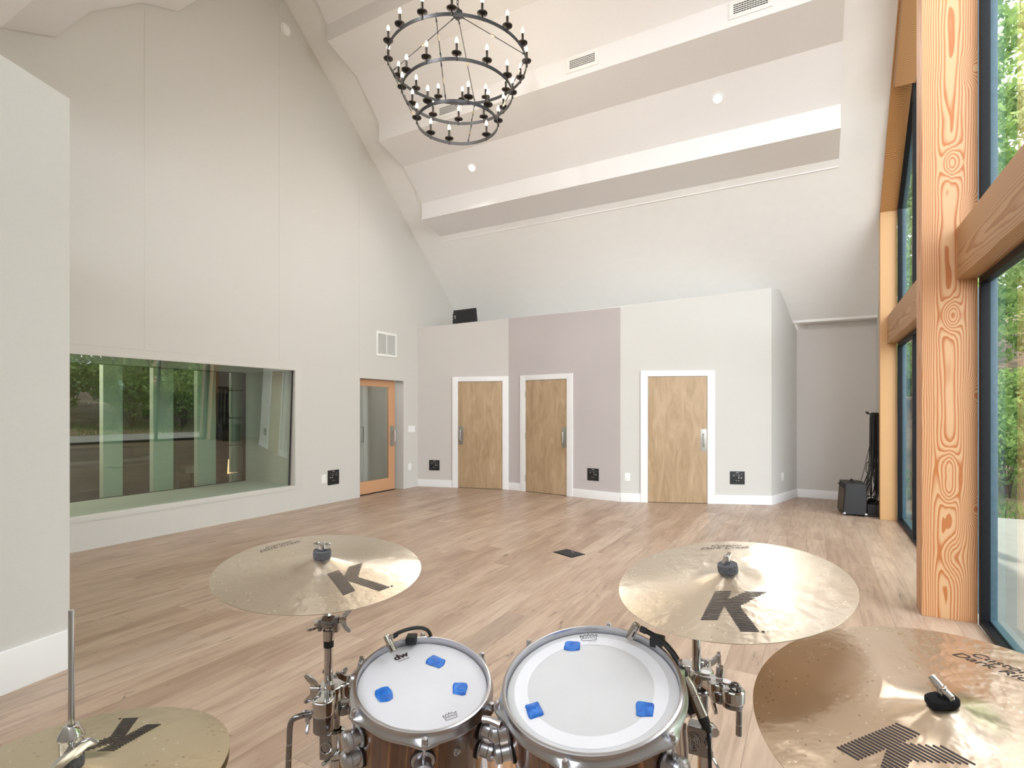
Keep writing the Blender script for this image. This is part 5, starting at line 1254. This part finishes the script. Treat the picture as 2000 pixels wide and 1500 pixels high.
def prints2(r, R):
    MB().lathe([(0.1130, 0.0004), (0.1375, 0.0004)], 96, (-0.002, 0.002, 0)).build('head_ring', 'head_ring', r, local=True, smooth=60)
    q = MB(); zf = lambda _: 0.0008
    vs, fs = crown(0.0175); decal(q, vs, fs, math.radians(-3), 0, 0, zf); q2 = MB(); q2.add([v+Vector((0.0145, 0.1345, 0)) for v in q.v], q.f)
    q = MB(); decal(q, [(-0.009, 0), (0.009, 0), (0.009, 0.0006), (-0.009, 0.0006)], [(0, 1, 2, 3)], math.radians(-3), 0.0145, 0.1225, zf); q2.add(q.v, q.f)
    q2.build('head_logo', 'ink', r, local=True, smooth=0, recalc=False)['label'] = 'printed crown logo'
    for s_ in (8,):
        o = Vector((math.cos(math.radians(-20)), math.sin(math.radians(-20)), 0)); w_ = UP.cross(o)
        MB().obox(o*(R+0.0065)-UP*0.085, w_, UP, o, 0.008, 0.03, 0.002).build('badge', 'satin', r, local=True, bevel=0.001)
    # side bracket towards the smaller tom
    MB().tube([(-R-0.012, -0.055, -0.010), (-R-0.03, -0.045, -0.008), (-R-0.044, -0.04, -0.008)], 0.006, n=10).build('mount_bar', 'satin', r, local=True)
c1, n1_ = (-0.68, 0.849, 0.952), (0.182, -0.139, 0.973); c2_, n2_ = (-0.35, 0.914, 1.002), (-0.007, -0.248, 0.969)
tomA, XA = tom('smaller tom drum with a grey coated head and three blue gel pads', c1, n1_, 0.1265, 0.20, [-140, -80, -20, 40, 100, 160], 'head', prints1)
tomB, XB_ = tom('larger tom drum with a white ringed head next to the right crash', c2_, n2_, 0.152, 0.21, [-171, -111, -51, 9, 69, 129], 'head_mid', prints2)

# blue gel pads
def gel(X, x, y, ang, label, w=0.019, h=0.0155, seed=0):
    rs = random.Random(seed); n_ = 14; vs = []; fs = []
    for j in range(n_+1):
        for i in range(n_+1):
            u, v = 2*i/n_-1, 2*j/n_-1
            k_ = 1-0.08*(u*u*v*v)*1.6; a_ = u*w*k_*(1+0.05*math.sin(3*v+seed)); b_ = v*h*k_*(1+0.06*math.sin(3*u+2*seed))
            e = max(abs(u), abs(v)); z = 0.0034 if e < 0.9 else 0.0034*(1-((e-0.9)/0.1)**2*0.75)
            rr_ = math.hypot(u, v); z += 0.0010*math.exp(-((rr_-0.35)/0.12)**2)+0.0004*math.sin(5*u+seed)
            vs.append((a_, b_, z))
    for j in range(n_):
        for i in range(n_): q_ = j*(n_+1)+i; fs.append((q_, q_+1, q_+n_+2, q_+n_+1))
    per = [i for i in range(n_+1)] + [(n_+1)*j+n_ for j in range(1, n_+1)] + [(n_+1)*n_+i for i in range(n_-1, -1, -1)] + [(n_+1)*j for j in range(n_-1, 0, -1)]
    k_ = len(vs); vs += [(vs[p][0], vs[p][1], 0.0008) for p in per]
    for i in range(len(per)): fs.append((per[i], k_+i, k_+(i+1) % len(per), per[(i+1) % len(per)]))
    fs.append(tuple(k_+i for i in range(len(per))))
    q = MB(); q.X = X @ Matrix.Translation((x, y, 0.0)) @ Matrix.Rotation(ang, 4, 'Z'); q.add(vs, fs)
    o = q.build('gel_pad', 'gel', smooth=60); tag(o, label, 'gel pad', 'blue gel damper pads on the toms')
gel(XA, -0.070, -0.0368, math.radians(-62), 'blue gel pad at the left of the smaller tom head', seed=1)
gel(XA, 0.0153, 0.0676, math.radians(-22), 'blue gel pad at the far side of the smaller tom head', seed=2)
gel(XA, 0.0734, -0.006, math.radians(90), 'blue gel pad at the right of the smaller tom head', 0.0165, 0.0145, seed=3)
gel(XB_, -0.0218, 0.1144, math.radians(-12), 'blue gel pad at the far edge of the larger tom head', 0.0165, 0.0135, seed=4)
gel(XB_, -0.1051, -0.0431, math.radians(105), 'blue gel pad at the left of the larger tom head', 0.0175, 0.0135, seed=5)
gel(XB_, 0.0805, -0.0673, math.radians(75), 'blue gel pad at the right of the larger tom head', 0.0165, 0.015, seed=6)

# clip microphones
r = thing('clip_microphone', 'small clip-on microphone with a looping gooseneck on the smaller tom rim', 'microphone', XA @ Vector((-0.03, 0.135, 0)))
a_, b_ = at(754.5, 1241, 1.135), at(769, 1273, 1.125)
d = (b_-a_).normalized(); ln = (b_-a_).length
MB().lathe([(0.0, -0.002), (0.006, 0.0), (0.0072, 0.004), (0.0072, ln-0.001), (0.005, ln), (0.0, ln)], 20, a_, d).build('capsule', 'nickel', r)
MB().obox(a_+d*(ln*0.68)-FWD*0.0066+RIGHT*0.001, d, d.cross(FWD).normalized(), FWD, 0.006, 0.0012, 0.0015).build('capsule_slot', 'black', r)
MB().cyl(at(758, 1246, 1.13), at(768, 1242, 1.135), 0.0045, n=12).build('joint', 'nickel', r)
MB().tube([at(767, 1244, 1.135), at(778, 1236, 1.14), at(797, 1229, 1.16), at(817, 1226, 1.18), at(832, 1229, 1.20), at(840, 1238, 1.21), at(842, 1252, 1.22), at(838, 1275, 1.225)], 0.0040, n=12).build('gooseneck', 'rubber', r)
MB().cyl(at(767, 1244, 1.135), at(776, 1238, 1.14), 0.0052, n=12).build('neck_sleeve', 'rubber', r)
cc = at(804, 1248, 1.185); rbox('rim_clamp', 'rubber', r, cc, RIGHT, FWD, UP, 0.011, 0.013, 0.008, 0.003)
r = thing('clip_microphone', 'silver clip-on microphone reaching over the far right rim of the larger tom', 'microphone', XB_ @ Vector((0.14, 0.09, 0)))
a_, b_ = at(1243.5, 1218, 1.045), at(1228.5, 1248, 1.055)
d = (b_-a_).normalized(); ln = (b_-a_).length
MB().lathe([(0.0, -0.002), (0.006, 0.0), (0.0072, 0.004), (0.0072, ln-0.001), (0.005, ln), (0.0, ln)], 20, a_, d).build('capsule', 'nickel', r)
MB().obox(a_+d*(ln*0.6)-FWD*0.0066+RIGHT*0.001, d, d.cross(FWD).normalized(), FWD, 0.006, 0.0012, 0.0015).build('capsule_slot', 'black', r)
MB().cyl(at(1241, 1224, 1.045), at(1251, 1227, 1.045), 0.0045, n=12).build('joint', 'nickel', r)
MB().tube([at(1251, 1228, 1.045), at(1270, 1237, 1.04), at(1296, 1255, 1.03), at(1315, 1277, 1.01), at(1329, 1302, 0.99), at(1340, 1325, 0.975)], lambda t: 0.0046+0.0018*t, n=14).build('gooseneck', 'rubber', r)
MB().cyl(at(1251, 1228, 1.045), at(1262, 1233, 1.04), 0.0062, n=12).build('neck_sleeve', 'rubber', r)
p0, p1, p2, p3_ = at(1338, 1321, 0.975), at(1345, 1336, 0.97), at(1372, 1399, 0.955), at(1382, 1424, 0.95)
q = MB(); dd = (p2-p0).normalized(); l1 = (p2-p0).length
q.lathe([(0.0, 0), (0.0062, 0), (0.0098, 0.016), (0.0098, 0.030), (0.0090, 0.031), (0.0090, 0.033), (0.0098, 0.034), (0.0098, l1), (0.0, l1)], 24, p0, dd); q.build('preamp_body', 'nickel', r)
q = MB(); q.lathe([(0.0, 0), (0.0098, 0.0), (0.0092, 0.010), (0.0040, 0.028), (0.0, 0.028)], 20, p2, (p3_-p2).normalized()); q.build('connector_boot', 'rubber', r)
MB().tube([p3_-(p3_-p2)*0.2, at(1384, 1440, 0.95), at(1387, 1500, 0.95), at(1388, 1600, 0.98)], 0.0032, n=10).build('cable', 'rubber', r)
cc = XB_ @ Vector((0.143, 0.086, 0.012)); q = MB().obox(cc, (RIGHT*0.8-FWD*0.6).normalized(), (FWD*0.8+RIGHT*0.6).normalized(), UP, 0.011, 0.014, 0.009); q.build('rim_clamp', 'rubber', r, bevel=0.003)
rbox('shock_bracket', 'rubber', r, at(1342, 1362, 0.985), (dd), (dd.cross(FWD)).normalized(), FWD, 0.026, 0.010, 0.006, 0.003)

# ------------------------------------------------------------------ kick drum under the toms
kc = FWD*1.13 + RIGHT*(-0.02); kc.z = 0.295
Xk = Matrix(((RIGHT.x, UP.x, FWD.x, kc.x), (RIGHT.y, UP.y, FWD.y, kc.y), (RIGHT.z, UP.z, FWD.z, kc.z), (0, 0, 0, 1)))
r = thing('bass_drum', 'striped amber wood bass drum below and between the two toms', 'drum', mat=Xk)
RK = 0.282; DK = 0.44
MB().lathe([(RK-0.008, 0.02), (RK, 0.02), (RK, DK), (RK-0.008, DK)], 96, closed=True).build('shell', 'shell_kick', r, local=True)
for z0_ in (-0.018, DK-0.02): MB().lathe([(RK-0.004, z0_), (RK+0.013, z0_), (RK+0.013, z0_+0.038), (RK-0.004, z0_+0.038)], 96, closed=True).build('hoop', 'shell_kick', r, local=True, bevel=0.002)
for z0_ in (0.0, DK): MB().lathe([(0.0, z0_), (RK-0.002, z0_)], 96).build('head', 'head', r, local=True)
for i in range(8):
    t = 2*PI*(i+0.5)/8; d = Vector((math.cos(t), math.sin(t), 0))
    for zz in (0.10, DK-0.10): MB().lathe([(0.0, 0.0), (0.021, 0.0), (0.016, 0.006), (0.016, 0.020), (0.0185, 0.022), (0.0185, 0.030), (0.012, 0.034), (0.0, 0.034)], 24, d*RK+Vector((0, 0, zz)), d).build('turret_lug', 'satin', r, local=True)
for sg in (-1, 1): MB().tube([(sg*0.24, -0.15, DK-0.08), (sg*0.33, -0.24, DK+0.02), (sg*0.36, -0.29, DK+0.06)], 0.006, n=8).build('spur', 'chrome', r, local=True)
